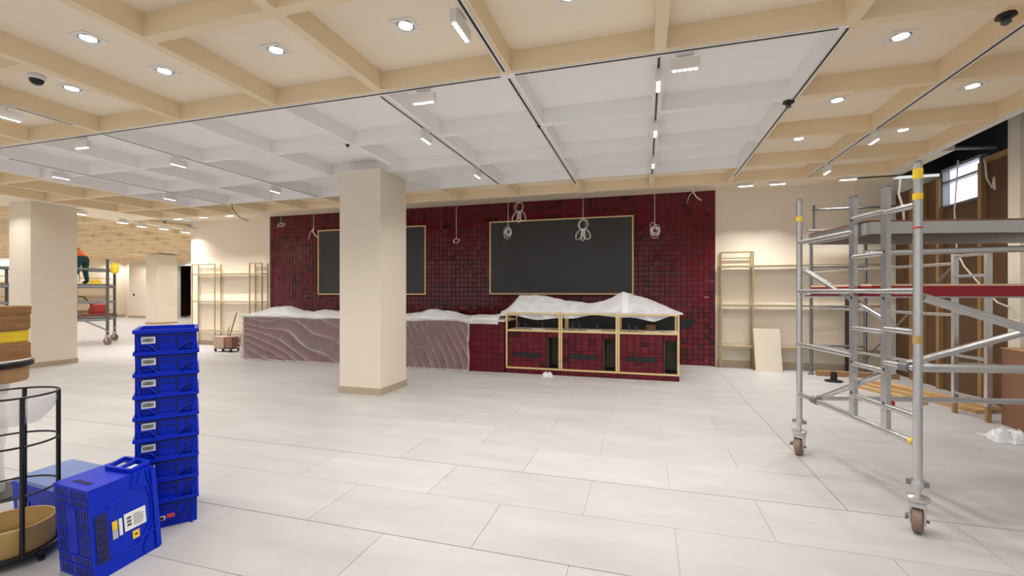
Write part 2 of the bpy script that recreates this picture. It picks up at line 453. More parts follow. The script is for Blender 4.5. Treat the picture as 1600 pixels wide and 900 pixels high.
# ================================================================== CEILING
GX = [3.55, 2.45, 1.33, 0.11, -1.09, -2.30, -3.45, -4.70, -5.92, -7.10, -8.20, -9.20, -10.3, -11.4]
GY = [-3.68, -2.47, -1.26, -0.05, 1.15, 2.36, 3.57, 4.77, 5.96, 7.18, 8.15]
ceil = structure('ceiling', MB().box(-12.8, 3.55, -4.0, 8.15, ZP + 0.03, ZP + 0.12), 'beige_ceiling', 'coffered ceiling of beige and white square bays')
HW = 0.042
LONG_I, LONG_J = 6, 4
def coffer(m, x0, x1, y0, y1, w=HW):
    o = [(x0, y0), (x1, y0), (x1, y1), (x0, y1)]; i = [(x0 + w, y0 + w), (x1 - w, y0 + w), (x1 - w, y1 - w), (x0 + w, y1 - w)]
    vs = [(p[0], p[1], ZB) for p in o] + [(p[0], p[1], ZB) for p in i] + [(p[0], p[1], ZP + 0.01) for p in i]
    fs = []
    for k in range(4):
        n = (k + 1) % 4
        fs += [(k, k + 4, n + 4, n), (k + 4, k + 8, n + 8, n + 4)]
    return m.add(vs, fs)
def is_white(x, y): return -9.2 < x < 1.33 and 3.57 < y < 7.18
for i in range(len(GX) - 1):
    for j in range(len(GY) - 1):
        x1, x0 = GX[i], GX[i + 1]; y0, y1 = GY[j], GY[j + 1]
        if i == LONG_I and j == LONG_J + 1: continue
        if i == LONG_I and j == LONG_J: y1 = GY[j + 2]      # one long bay without a cross beam
        mt = 'white_ceiling' if is_white((x0 + x1) / 2, (y0 + y1) / 2) else 'beige_ceiling'
        coffer(MB(), x0, x1, y0, y1).build('coffer_frame', mt.replace('beige_ceiling', 'beige_beam_shaded'), ceil)
        MB().box(x0 + HW * 0.5, x1 - HW * 0.5, y0 + HW * 0.5, y1 - HW * 0.5, ZP, ZP + 0.03).build('coffer_panel', mt, ceil)
structure('ceiling_edge', MB().box(3.55, 3.62, 3.9, 8.22, ZB - 0.01, ZP + 0.1), 'white_metal', 'white edge trim of the ceiling beside the dark void')
structure('ceiling_soffit', MB().box(-12.6, 4.35, 8.15, WALL_Y + 0.23, ZW, ZW + 0.1).box(-12.58, 3.55, 8.15, 8.19, ZB, ZW), 'beige_ceiling', 'flat beige soffit along the maroon wall')
structure('ceiling_band', MB().box(-12.8, -11.4, -4.0, 8.15, ZB, ZB + 0.08).box(-12.8, -12.58, 8.15, WALL_Y + 0.03, ZB, ZB + 0.08), 'beige_ceiling', 'flat beige band between the two coffered ceilings')
fc = structure('ceiling_far', MB().box(-31.0, -12.8, -4.0, 20.0, ZP + 0.03, ZP + 0.12), 'beige_ceiling', 'beige coffered ceiling of the far left hall')
m = MB(); mp = MB()
FX = [-12.8 - 1.2133 * k for k in range(16)]; FY = [-3.8 + 1.19 * k for k in range(21)]
for i in range(15):
    for j in range(20):
        coffer(m, FX[i + 1], FX[i], FY[j], FY[j + 1])
        mp.box(FX[i + 1] + 0.02, FX[i] - 0.02, FY[j] + 0.02, FY[j + 1] - 0.02, ZP, ZP + 0.03)
tag(m.build('coffer_frames', 'beige_beam_shaded', fc), kind='stuff')
tag(mp.build('coffer_panels', 'beige_ceiling', fc), kind='stuff')

# ================================================================== COLUMNS
def column(name, x0, x1, y0, y1, label, film=False, ztop=ZB):
    t = thing(name, label, 'column', ((x0 + x1) / 2, (y0 + y1) / 2, 0))
    e = 0.012
    MB().box(x0 + e, x1 - e, y0 + e, y1 - e, 0, ztop).build('core', 'column_paint', t)
    MB().box(x0, x1 - 0.004, y0, y0 + e, 0.1, ztop).build('face_panel', 'column_paint', t)
    MB().box(x1 - e, x1, y0 + 0.004, y1, 0.1, ztop).build('face_panel', 'column_paint', t)
    b = 0.012
    MB().box(x0 - b, x1 + b, y0 - b, y1 + b, 0, 0.10).build('plinth', 'baseboard', t)
    return t
column('column', -4.385, -3.690, 5.735, 6.47, 'square cream column standing in front of the plastic covered counter')
column('column', -12.32, -11.65, 5.84, 6.60, 'square cream column beside the kraft paper bundle at the left')
c3 = column('column', -22.63, -21.9, 15.5, 16.44, 'cream column partly wrapped in clear film beside the far doorway', ztop=ZB)
MB().grid(lambda u, v: (-21.87 + 0.015 * math.sin(9 * v + 5 * u), 15.55 + 0.85 * u, 0.9 + 1.5 * v + 0.05 * math.sin(7 * u)), 14, 10, tint=0.12).build('film_wrap', 'wrap_film', c3)

# ================================================================== CEILING LIGHTS
def make_downlight(loc, label, power, group):
    t = thing('downlight', label, 'downlight', loc, 0, group)
    s_ = 0.088; i_ = 0.062
    m = MB()
    for (a, b, c_, d) in ((-s_, s_, -s_, -i_), (-s_, s_, i_, s_), (-s_, -i_, -i_, i_), (i_, s_, -i_, i_)): m.box(a, b, c_, d, -0.008, 0)
    m.build('trim_plate', 'white_metal', t, (0, 0, 0))
    MB().lathe((0, 0, 0), [(0.063, -0.001), (0.063, -0.006), (0.056, -0.007), (0.054, -0.002)], 20).build('bezel', 'dark_steel', t, (0, 0, 0))
    MB().lathe((0, 0, 0), [(0.052, -0.003), (0.050, -0.010), (0.030, -0.013), (0.002, -0.014)], 20).build('lens', 'led', t, (0, 0, 0))
    lamp(t, (0, 0, -0.018), power, 0.09)
    return t
proto = None
def add_downlight(x, y, label, power=LAMP_W, group='recessed downlights'):
    global proto
    if proto is None:
        proto = make_downlight((x, y, ZP), label, power, group); return proto
    t = dup(proto, (x, y, ZP)); tag(t, label, 'downlight', group)
    return t
for i in range(len(GX) - 1):
    for j in range(len(GY) - 1):
        cx_, cy_ = (GX[i] + GX[i + 1]) / 2, (GY[j] + GY[j + 1]) / 2
        if is_white(cx_, cy_): continue
        if cy_ < 1.5 and (i + j) % 2: continue
        if i == LONG_I and j in (LONG_J, LONG_J + 1): continue
        if cx_ < -9.2 and j % 2 == 0: continue
        add_downlight(cx_, cy_, 'square recessed downlight, %s coffer row from maroon wall, %s from right opening' % (ORD[len(GY) - 2 - j], ORD[i]))
# second light in the long bay at the left
for px, py, lb in ((138, 60, 'square recessed downlight in the long beige bay, nearer of its two'), (257, 111, 'square recessed downlight in the long beige bay, nearer the white bays')):
    q = on_z(px, py, ZP - 0.005); add_downlight(q.x, q.y, lb)
# simple lights in the far hall
fl = None
n = 0
for i in range(15):
    for j in range(3, 20):
        if (i + 2 * j) % 4: continue
        cx_, cy_ = (FX[i] + FX[i + 1]) / 2, (FY[j] + FY[j + 1]) / 2
        if -cx_ * _s + cy_ * _c < 2: continue
        lab = 'small ceiling light of the far left hall, %s row leftward, %s coffer back' % (ORD[i], ORD[j - 3])
        if fl is None:
            fl = thing('far_downlight', lab, 'downlight', (cx_, cy_, ZP), 0, 'lights of the far hall')
            MB().box(-0.09, 0.09, -0.09, 0.09, -0.008, 0).build('trim_plate', 'white_metal', fl, (0, 0, 0))
            MB().lathe((0, 0, 0), [(0.06, -0.008), (0.055, -0.014), (0.01, -0.016)], 12).build('lens', 'led', fl, (0, 0, 0))
            lamp(fl, (0, 0, -0.02), LAMP_W * 4.8, 0.12)
            t = fl
        else:
            t = dup(fl, (cx_, cy_, ZP))
        tag(t, lab, 'downlight', 'lights of the far hall')
        n += 1

# rails set into the beam undersides
def rail(a, b, label, w=0.026):
    t = thing('track_rail', label, 'track', ((a[0] + b[0]) / 2, (a[1] + b[1]) / 2, ZB), 0, 'lighting tracks')
    A = Vector((a[0], a[1], ZB - 0.004)); B = Vector((b[0], b[1], ZB - 0.004))
    MB().bar(A, B, w + 0.024, 0.007).build('housing', 'white_metal', t)
    MB().bar(A - Vector((0, 0, 0.002)), B - Vector((0, 0, 0.002)), w * 0.62, 0.0075).build('slot', 'rail_black', t)
    return t
rail((-1.10, 0.6), (-1.10, 3.50), 'black slot lighting track on the beam in front of the white bays, second bay')
rail((-1.10, 3.64), (-1.10, 7.45), 'black slot lighting track running toward the gold framed right screen')
rail((0.105, 3.64), (0.105, 7.18), 'black slot lighting track carrying three end-on lamp heads')
rail((1.33, 3.60), (1.33, 7.70), 'black slot lighting track at the right edge of the white bays')
rail((2.45, 3.4), (2.45, 8.10), 'black slot lighting track nearest the right side opening')
rail((-2.33, 3.64), (-2.33, 7.10), 'black slot lighting track left of the tall right screen, two lamp heads')
rail((-5.92, 3.60), (-5.92, 7.10), 'thin lighting track in the white bays left of the near column')
rail((-8.22, 3.9), (-8.22, 7.15), 'thin lighting track farthest left in the white bays')
rail((-9.2, 3.58), (-1.16, 3.58), 'long lighting track along the front edge of the white bays, left run')
rail((-1.03, 3.58), (1.27, 3.58), 'lighting track along the front edge of the white bays, right run')
rail((-5.90, 0.8), (-5.90, 3.3), 'lighting track on the beige beam at the far left top corner')

def make_head(loc, rz, label, nled=6, L=0.22, tilt=0):
    t = thing('linear_track_light', label, 'track light', loc, rz, 'linear track lights')
    MB().box(-0.065, 0.065, -0.014, 0.014, -0.026, -0.009).build('adapter', 'white_metal', t, (0, 0, 0))
    MB().tube((0, 0, -0.026), (0, 0, -0.05), 0.006, 8).build('stem', 'white_metal', t, (0, 0, 0))
    MB().box(-L / 2, L / 2, -0.022, 0.022, -0.13, -0.05).build('body', 'white_metal', t, (0, 0, 0))
    p = MB().box(-L / 2 + 0.008, L / 2 - 0.008, -0.018, 0.018, -0.132, -0.13).build('diffuser_plate', 'white_metal', t, (0, 0, 0))
    for k in range(nled):
        x = (k + 0.5) / nled * (L - 0.02) - (L - 0.02) / 2
        MB().lathe((x, 0, -0.132), [(0.0145, 0.0), (0.0135, -0.005), (0.004, -0.007)], 10).build('led_lens', 'led', p, (0, 0, 0))
    lamp(t, (0, 0, -0.142), HEAD_W, L, kind='RECTANGLE', size_y=0.04)
    return t
H2 = R(90)
make_head((-1.88, 3.60, ZB), 0, 'white linear track light with six bright dots on the front track, left one', 6)
make_head((0.29, 3.62, ZB), 0, 'white linear track light with five bright dots near the middle track crossing', 5, 0.21)
make_head((0.105, 3.86, ZB), H2, 'white track light seen end-on, nearest on the middle track', 6)
make_head((0.105, 5.00, ZB), H2, 'white track light seen end-on, second on the middle track', 6)
make_head((0.105, 6.26, ZB), H2, 'white track light seen end-on, farthest on the middle track', 6)
make_head((-2.33, 4.52, ZB), H2, 'white track light on the track above the near column', 6)
make_head((-2.33, 6.12, ZB), H2, 'grey sided track light just above the right screen', 6)
make_head((-6.27, 3.60, ZB), 0, 'white track light at the left end of the front track', 6)
make_head((-5.92, 4.46, ZB), H2, 'white track light in the white bays, left of the near column', 6)
make_head((-8.22, 4.46, ZB), H2, 'white track light in the white bays, farthest left', 6)
make_head((-5.92, 6.08, ZB), H2, 'white track light in the white bays close to the left screen', 6)
make_head((-8.22, 6.04, ZB), H2, 'white track light above the left shelving', 6)
make_head((-5.90, 2.78, ZB), H2, 'white track light at the left edge of the picture on beige beam', 6)
make_head((2.45, 5.95, ZB), H2, 'white track light on the right track, nearer one', 6)
make_head((2.45, 7.30, ZB), H2, 'white track light on the right track, farther one', 6)
make_head((-1.16, 2.74, ZB + 0.03), H2, 'track light with bright dots at the top of the picture', 6, 0.26)
def wall_head(x, y, label):
    t = thing('soffit_light', label, 'ceiling light', (x, y, ZW), 0, 'box lights along the soffit')
    MB().box(-0.05, 0.05, -0.02, 0.02, -0.03, 0).build('adapter', 'white_metal', t, (0, 0, 0))
    MB().box(-0.13, 0.13, -0.03, 0.03, -0.10, -0.03).build('body', 'white_metal', t, (0, 0, 0))
    MB().box(-0.12, 0.12, -0.026, 0.026, -0.104, -0.10).build('lens', 'led', t, (0, 0, 0))
    lamp(t, (0, 0, -0.11), HEAD_W * 1.0, 0.24, R(92), 'RECTANGLE', 0.05)
for px, py, lb in ((1165, 291, 'white box light on the soffit nearest the maroon tiles'), (1215, 288, 'white box light on the soffit, middle of three at the right'), (1325, 281, 'white box light on the soffit nearest the plywood corner')):
    q = on_z(px, py, ZW - 0.1); wall_head(q.x, q.y, lb)
for x, lb in ((-10.3, 'white box light on the soffit just left of the maroon tiles'), (-11.2, 'white box light on the soffit, middle one at left'), (-12.1, 'white box light on the soffit above the left wall end')):
    wall_head(x, 9.1, lb)
# small spots on the band in front of the far hall
for k, (px, py) in enumerate([(192, 346), (222, 352), (256, 356), (290, 361), (125, 332), (36, 306)]):
    q = on_z(px, py, ZB - 0.06)
    t = thing('band_spot', ['white track spot hanging at the band, leftmost of the row', 'white track spot hanging at the band, second of the row', 'white track spot hanging at the band, third of the row', 'white track spot hanging at the band, rightmost near the shelves', 'small spot on the band right beside the left column', 'small spot at the left edge above the left column'][k], 'spotlight', (max(q.x, -12.75) if k < 5 else -12.0, q.y if k < 5 else 5.3, ZB), 0, 'spots on the ceiling band')
    MB().box(-0.05, 0.05, -0.05, 0.05, -0.03, 0).build('adapter', 'white_metal', t, (0, 0, 0))
    MB().box(-0.04, 0.04, -0.11, 0.11, -0.10, -0.03).build('body', 'white_metal', t, (0, 0, 0))
    MB().box(-0.035, 0.035, -0.10, 0.10, -0.104, -0.10).build('lens', 'led', t, (0, 0, 0))
    lamp(t, (0, 0, -0.11), HEAD_W * 0.6, 0.18)
# dome camera and couplers
q = on_z(57, 116, ZB)
t = thing('dome_camera', 'white security dome camera with black lens dome on beige beam', 'camera', (q.x, q.y, ZB))
MB().lathe((0, 0, 0), [(0.05, 0), (0.058, -0.012), (0.058, -0.035), (0.05, -0.045)], 28).build('housing', 'white_metal', t, (0, 0, 0))
MB().lathe((0, 0, 0), [(0.047, -0.045), (0.044, -0.062), (0.032, -0.080), (0.012, -0.090), (0.002, -0.091)], 28).build('dome', 'black_plastic', t, (0, 0, 0))
for px, py, lb, s_ in ((1572, 22, 'black round ceiling bracket on the right track at the top right corner', 1.6), (1232, 158, 'black round ceiling bracket on the track at the white bays corner', 1.5), (842, 196, 'small dark coupler on the track in front of the right screen', 0.7), (543, 226, 'small dark sprinkler in the white bays above the near column', 0.8)):
    q = on_z(px, py, ZB)
    t = thing('ceiling_bracket', lb, 'bracket', (q.x, q.y, ZB), 0, 'small dark ceiling fittings')
    MB().lathe((0, 0, 0), [(0.03 * s_, 0), (0.034 * s_, -0.012 * s_), (0.02 * s_, -0.02 * s_)], 16).build('plate', 'black_plastic', t, (0, 0, 0))
    MB().lathe((0, 0, 0), [(0.012 * s_, -0.02 * s_), (0.018 * s_, -0.035 * s_), (0.006 * s_, -0.045 * s_)], 12).build('tip', 'dark_steel', t, (0, 0, 0))
for px, py, lb in ((154, 158, 'small flush detector plate in the left beige coffer'), (1431, 66, 'small flush detector plate in the right beige coffer')):
    q = on_z(px, py, ZP)
    one('detector', MB().lathe((q.x, q.y, ZP), [(0.035, 0), (0.03, -0.008), (0.01, -0.01)], 16), 'white_metal', lb, 'detector')

# ================================================================== FRAMED SCREENS
def framed(name, x0, x1, z0, z1, seams, label):
    t = thing(name, label, 'wall panel', ((x0 + x1) / 2, WALL_Y - 0.04, z0))
    y1 = WALL_Y - 0.013; y0 = y1 - 0.04; w = 0.03
    xs = [x0 + w] + seams + [x1 - w]
    for a, b in zip(xs[:-1], xs[1:]):
        MB().box(a + 0.003, b - 0.003, y0 + 0.012, y1, z0 + w, z1 - w).build('panel', 'screen_dark', t)
    MB().box(x0, x0 + w, y0, y1, z0, z1).build('frame_side', 'brass', t)
    MB().box(x1 - w, x1, y0, y1, z0, z1).build('frame_side', 'brass', t)
    MB().box(x0 + w, x1 - w, y0, y1, z0, z0 + w).build('frame_rail', 'brass', t)
    MB().box(x0 + w, x1 - w, y0, y1, z1 - w, z1).build('frame_rail', 'brass', t)
    for a in seams:
        MB().box(a - 0.003, a + 0.003, y0 + 0.008, y1, z0 + w, z1 - w).build('seam_strip', 'screen_film', t)
    return t
t = framed('menu_screen', -8.264, -5.121, 1.443, 3.139, [], 'dark grey gold framed wall panel half hidden behind the near column')
ys = WALL_Y - 0.045
for (a, b) in (((499, 448), (531, 384)), ((632, 437), (648, 458)), ((502, 440), (505, 372))):
    A, B = on_y(*a, ys), on_y(*b, ys)
    MB().path([A, (A + B) / 2 + Vector((0.01, 0, 0.0)), B], 0.010, 6).build('film_crease', 'screen_film', t)
t = framed('menu_screen', -3.477, -0.230, 1.455, 3.15, [-2.417], 'dark grey gold framed wall panel with one vertical seam above the right counter')
A, B = on_y(770, 432, ys), on_y(791, 360, ys)
MB().path([A, A * 0.5 + B * 0.5 + Vector((0.06, 0, 0.05)), B], 0.006, 6).build('film_crease', 'screen_film', t)
q0, q1, q2 = on_y(1065, 498, 9.9), on_y(1090, 499, 9.9), on_y(1079, 512, 9.9)
sl = MB().hexa([(-0.6, WALL_Y - 0.03, q2.z), (q2.x, WALL_Y - 0.03, q2.z), (q2.x, WALL_Y - 0.014, q2.z), (-0.6, WALL_Y - 0.014, q2.z),
                (-0.6, WALL_Y - 0.03, q1.z), (q1.x, WALL_Y - 0.03, q1.z), (q1.x, WALL_Y - 0.014, q1.z), (-0.6, WALL_Y - 0.014, q1.z)])
one('dark_wall_slot', sl, 'black_plastic', 'black pointed slot panel low on the maroon wall behind the right counter', 'wall panel')

# ================================================================== COUNTERS
CY = 8.03
LCX0, LCX1, LCH = -8.70, -2.52, 0.95
lc = thing('service_counter', 'long maroon tiled counter under plastic sheeting with a cream top edge', 'counter', ((LCX0 + LCX1) / 2, CY + 0.35, 0))
MB().box(LCX0, LCX1, CY + 0.013, CY + 0.72, 0, LCH).build('body', 'grout_maroon', lc)
MB().box(LCX0 - 0.02, LCX1 + 0.01, CY - 0.015, CY + 0.74, LCH, LCH + 0.035).build('worktop', 'worktop', lc)
PC = 0.118
vars_c = []
for k in range(10):
    m = MB(); vs_, fs_ = glazed_tile(0, 0, PC - 0.005, 0, 0, rtilt(0.6)); m.add(vs_, fs_, rtint()); vars_c.append(m.mesh('front_tile', 'maroon_tile_satin'))
st = MB(); cnt = 0
for i in range(int((LCX1 - LCX0) / PC)):
    for j in range(8):
        x = LCX1 - (i + 0.5) * PC; z = (j + 0.5) * PC
        if cnt < 200:
            o = bpy.data.objects.new('front_tile', random.choice(vars_c)); C.objects.link(o); o.parent = lc
            o.location = (x - lc.location.x, CY + 0.013 - lc.location.y, z); cnt += 1
        else:
            vs_, fs_ = glazed_tile(x, z, PC - 0.005, CY + 0.013, 0, rtilt(0.6)); st.add(vs_, fs_, rtint())
tag(st.build('front_tiles', 'maroon_tile_satin', lc), kind='stuff')

UX = [-2.496, -1.462, -0.455, 0.560]; UH = 1.13
names_u = ['left unit of the brass framed maroon counter, beside the white debris', 'middle unit of the brass framed maroon counter', 'right unit of the brass framed maroon counter, at its open end']
for k in range(3):
    x0, x1 = UX[k] + 0.004, UX[k + 1] - 0.004
    t = thing('display_counter', names_u[k], 'counter', ((x0 + x1) / 2, CY + 0.35, 0), 0, 'brass framed counter units')
    ub = UH + 0.0; w = 0.03; D = 0.72; zs = 0.78; zk = 0.09
    MB().box(x0, x1, CY + 0.02, CY + D, 0, zk - 0.004).build('plinth', 'grout_maroon', t)
    for i in range(int((x1 - x0) / PC)):
        o = bpy.data.objects.new('plinth_tile', random.choice(vars_c)); C.objects.link(o); o.parent = t; o.scale = ((x1 - x0) / int((x1 - x0) / PC) / PC, 1, zk * 0.96 / PC)
        o.location = (x0 + (i + 0.5) * (x1 - x0) / int((x1 - x0) / PC) - t.location.x, CY + 0.02 - t.location.y, zk / 2)
    # brass frame
    for x in (x0, x1 - w):
        MB().box(x, x + w, CY, CY + w, zk, ub).build('frame_post', 'brass', t)
        MB().box(x, x + w, CY + D - w, CY + D, zk, ub - 0.06).build('frame_post', 'brass', t)
    for z in (zk, zs, ):
        MB().box(x0 + w, x1 - w, CY, CY + w, z, z + w).build('frame_rail', 'brass', t)
    MB().box(x0 + w, x1 - w, CY + 0.004, CY + 0.02, ub - 0.03, ub).build('frame_rail', 'brass', t)
    MB().box(x0 + 0.002, x1 - 0.002, CY + w, CY + D - w, zs, zs + 0.025).build('shelf', 'worktop', t)
    MB().box(x0 + w, x1 - w, CY + D - 0.02, CY + D - 0.005, zk, ub - 0.07).build('back_panel', 'rail_black', t)
    # tiled front with a slot, and an open niche at its right
    nx0 = x1 - 0.245; f0 = x0 + w + 0.004; f1 = nx0 - 0.012
    yb = CY + 0.03
    slx0, slx1, slz0, slz1 = f0 + 0.11, f1 - 0.10, 0.30, 0.39
    cols = 6; rows = 6; cw = (f1 - f0) / cols; rh = (zs - zk - w) / rows
    b = MB(); zb0 = zk + w
    b.box(f0, f1, yb, yb + 0.02, zb0, slz0).box(f0, f1, yb, yb + 0.02, slz1, zs).box(f0, slx0, yb, yb + 0.02, slz0, slz1).box(slx1, f1, yb, yb + 0.02, slz0, slz1)
    b.box(nx0, x1 - w, yb, yb + 0.02, zs - 0.10, zs)
    b.build('front_board', 'grout_maroon', t)
    MB().box(slx0, slx1, yb + 0.012, yb + 0.03, slz0, slz1).build('slot', 'black_plastic', t)
    def put(xa, xb, za, zb):
        m = MB(); w2 = 0.1; vs_, fs_ = glazed_tile(0, 0, w2, 0, 0, rtilt(0.5))
        sx, sz = (xb - xa - 0.005) / w2, (zb - za - 0.005) / w2
        m.add([((xa + xb) / 2 + v[0] * sx, yb + v[1], (za + zb) / 2 + v[2] * sz) for v in vs_], fs_, rtint())
        m.build('front_tile', 'maroon_tile_satin', t)
    for i in range(cols):
        for j in range(rows):
            xa, xb = f0 + i * cw, f0 + (i + 1) * cw; za, zb_ = zb0 + j * rh, zb0 + (j + 1) * rh
            if xb <= slx0 + 0.002 or xa >= slx1 - 0.002 or zb_ <= slz0 + 0.002 or za >= slz1 - 0.002: put(xa, xb, za, zb_); continue
            if za < slz0 - 0.015: put(xa, xb, za, slz0)
            if zb_ > slz1 + 0.015: put(xa, xb, slz1, zb_)
            if xa < slx0 - 0.015: put(xa, slx0, max(za, slz0), min(zb_, slz1))
            if xb > slx1 + 0.015: put(slx1, xb, max(za, slz0), min(zb_, slz1))
    for i in range(2): put(nx0 + i * 0.105, nx0 + (i + 1) * 0.105, zs - 0.10, zs)
    MB().box(nx0, nx0 + 0.012, CY + 0.03, CY + 0.40, zb0, zs - 0.10).box(nx0 + 0.012, x1 - w, CY + 0.40, CY + 0.415, zb0, zs - 0.10).box(x1 - w - 0.012, x1 - w, CY + 0.05, CY + 0.40, zb0, zs - 0.10).build('niche', 'niche_grey', t)
    MB().box(nx0 + 0.012, x1 - w - 0.012, CY + 0.035, CY + 0.40, zb0, zb0 + 0.01).build('niche_floor', 'rail_black', t)
    # fittings left on the open shelf
    for q, (dx, hh) in enumerate(((0.18, 0.14), (0.30, 0.10), (0.62, 0.12))):
        MB().tube((x0 + dx, CY + 0.25 + 0.05 * q, zs + 0.025), (x0 + dx, CY + 0.25 + 0.05 * q, zs + 0.025 + hh), 0.008, 6).build('fitting_pipe', 'grey_steel', t)
    MB().box(x0 + 0.45, x0 + 0.70, CY + 0.2, CY + 0.3, zs + 0.025, zs + 0.04).build('cover_plate', 'white_metal', t)
one('paint_can', MB().lathe((0.10, 8.42, 0.807), [(0.085, 0), (0.085, 0.10), (0.078, 0.11)], 18), 'brown_box', 'dark brown round can on the shelf of the right counter unit', 'can')

def interp(tab, x):
    if x <= tab[0][0]: return tab[0][1]
    for (a, fa), (b, fb) in zip(tab[:-1], tab[1:]):
        if x <= b:
            k = (x - a) / (b - a); k = k * k * (3 - 2 * k); return fa + (fb - fa) * k
    return tab[-1][1]
def crease(x, y, seed=0.0):
    """0..1, sharp thin lines where the film is folded"""
    p = Vector((x, y, seed))
    a = abs(noise.noise(p * 1.0)); b = abs(noise.noise(p * 2.3 + Vector((3, 1, 7))))
    return max(max(0.0, 1 - a * 9), 0.8 * max(0.0, 1 - b * 7))
def wr_(x, y): return 0.6 * abs(noise.noise(Vector((x * 2.3, y * 3.1, 1.7)))) + 0.25 * abs(noise.noise(Vector((x * 6.1, y * 7.0, 3.3))))
# sheet over the brass framed units: tented on what stands below, straight runs between the peaks
def tent(tab, x):
    for (a, fa), (b, fb) in zip(tab[:-1], tab[1:]):
        if x <= b: return fa + (fb - fa) * max(0.0, (x - a)) / (b - a)
    return tab[-1][1]
ridge = [(-2.60, 0.03), (-2.36, 0.31), (-1.86, 0.30), (-1.45, 0.21), (-1.0, 0.15), (-0.72, 0.19), (-0.37, 0.37), (-0.10, 0.28), (0.06, 0.24), (0.35, 0.12), (0.62, 0.0)]
def top_r(u, v):
    X = -2.60 + 3.22 * u
    if v < 0.22:      # front fall behind the posts
        k = v / 0.22; droop = 0.09 + 0.04 * math.sin(X * 3.0 + 0.6) + 0.015 * math.sin(X * 9)
        if X > 0.15: droop *= max(0.1, 1 - (X - 0.15) / 0.4)
        return (X, CY + 0.045 - 0.012 * math.sin(X * 14) * (1 - k), UH + 0.008 - droop * (1 - k))
    k = (v - 0.22) / 0.78; Y = CY + 0.045 + 0.73 * k
    pk = 0.52 + 0.12 * math.sin(X * 2.1)
    bump = (k / pk) ** 0.85 if k < pk else max(0.0, 1 - ((k - pk) / (1 - pk)) ** 1.6)
    return (X, Y, UH + 0.010 + tent(ridge, X) * bump + 0.05 * (wr_(X, Y) - 0.12 * crease(X * 2.4, Y * 3.0)) * bump)
def top_r_fold(u, v):
    X = -2.60 + 3.22 * u
    if v < 0.22: return 0.55 + 0.4 * max(0, math.sin(X * 14 + v * 9)) ** 3
    f = 0.42 + 0.28 * crease(X * 2.4, v * 2.6) + (0.5 if abs(X + 0.33) < 0.05 else 0)
    return min(1.0, f + 0.35 * abs(noise.noise(Vector((X * 1.1, v * 1.5, 8)))))
one('plastic_sheet', MB().grid(top_r, 190, 60, tf=top_r_fold), 'sheet_milky', 'crumpled milky plastic sheet peaked over the brass framed counter', 'plastic sheet', 'plastic dust sheets')
# sheet on the long counter top
low = [(-8.72, 0.01), (-8.35, 0.10), (-8.1, 0.17), (-7.85, 0.19), (-7.4, 0.09), (-7.1, 0.05), (-6.8, 0.11), (-6.5, 0.09), (-6.0, 0.03), (-4.9, 0.04), (-4.45, 0.08), (-4.15, 0.16), (-3.9, 0.12), (-3.4, 0.04), (-2.9, 0.06), (-2.64, 0.09)]
def top_l(u, v):
    X = -8.73 + 6.10 * u
    if v < 0.14:
        k = v / 0.14; d = 0.025 + 0.03 * max(0, math.sin(X * 2.7 + 1)) + (0.06 * min(1, (X + 3.5) / 0.3) if X > -3.5 else 0)
        return (X, CY - 0.030 - 0.01 * math.sin(X * 11) * (1 - k), LCH + 0.04 - d * (1 - k))
    k = (v - 0.14) / 0.86; Y = CY - 0.03 + 0.78 * k
    b = math.sin(math.pi * k) ** 0.8
    return (X, Y, LCH + 0.043 + interp(low, X) * b * 1.05 + 0.05 * wr_(X, Y) * b - 0.012 * crease(X * 2.2, Y * 3.0, 5.0) * b)
one('plastic_sheet', MB().grid(top_l, 300, 36, tf=lambda u, v: min(1.0, 0.45 + 0.28 * crease((-8.73 + 6.1 * u) * 2.2, v * 2.5, 5.0) + 0.35 * abs(noise.noise(Vector((u * 9, v * 1.5, 2)))))), 'sheet_milky', 'crumpled milky plastic sheet lying along the long counter top', 'plastic sheet', 'plastic dust sheets')
# clear sheet hanging down the front
def f_phase(X, z):
    if X > -5.2: return (X + 0.45 * z) * 19 + 1.7 * noise.noise(Vector((X * 1.2, z * 1.5, 0)))
    return (z * 0.9 + (X + 8.8) * 0.30 * (0.25 + 0.75 * (1 - z))) * 24 + 2.6 * noise.noise(Vector((X * 1.1, z * 1.7, 4)))
def f_fold(X, z): return 1 - abs(math.sin(f_phase(X, z))) ** 0.55
def front_l(u, v):
    X = -8.76 + 5.56 * u; z = (LCH - 0.002) * (1 - v) + 0.006
    amp = 0.035 * min(1, v * 2.2 + 0.12)
    return (X + 0.02 * math.sin(z * 9) * v, CY - 0.048 - amp * f_fold(X, z) - 0.05 * v ** 6 * (0.5 + 0.5 * math.sin(X * 17)), z)
def front_tint(u, v):
    X = -8.76 + 5.56 * u; z = (LCH - 0.002) * (1 - v) + 0.006
    g = 0.5 + 0.5 * noise.noise(Vector((X * 0.9, z * 1.3, 9)))
    return min(1.0, 0.05 + 0.85 * max(0.0, f_fold(X, z) - 0.38) * g * 1.5 + 0.10 * crease(X * 1.6, z * 2.4, 2.0) + (0.6 if v > 0.97 or u > 0.992 else 0))
one('plastic_sheet', MB().grid(front_l, 560, 60, tf=front_tint), 'sheet_clear', 'clear creased plastic sheet hanging down the front of the long counter', 'plastic sheet', 'plastic dust sheets')
def side_l(u, v):
    Y = CY + 0.02 + 0.70 * u; z = (LCH + 0.0) * (1 - v) + 0.006
    return (LCX0 - 0.05 - 0.02 * (1 - abs(math.sin(Y * 14 + z * 3))) - 0.05 * v ** 5, Y, z)
one('plastic_sheet', MB().grid(side_l, 60, 30, tf=lambda u, v: 0.5), 'sheet_clear', 'clear plastic sheet hanging over the left end of the long counter', 'plastic sheet', 'plastic dust sheets')

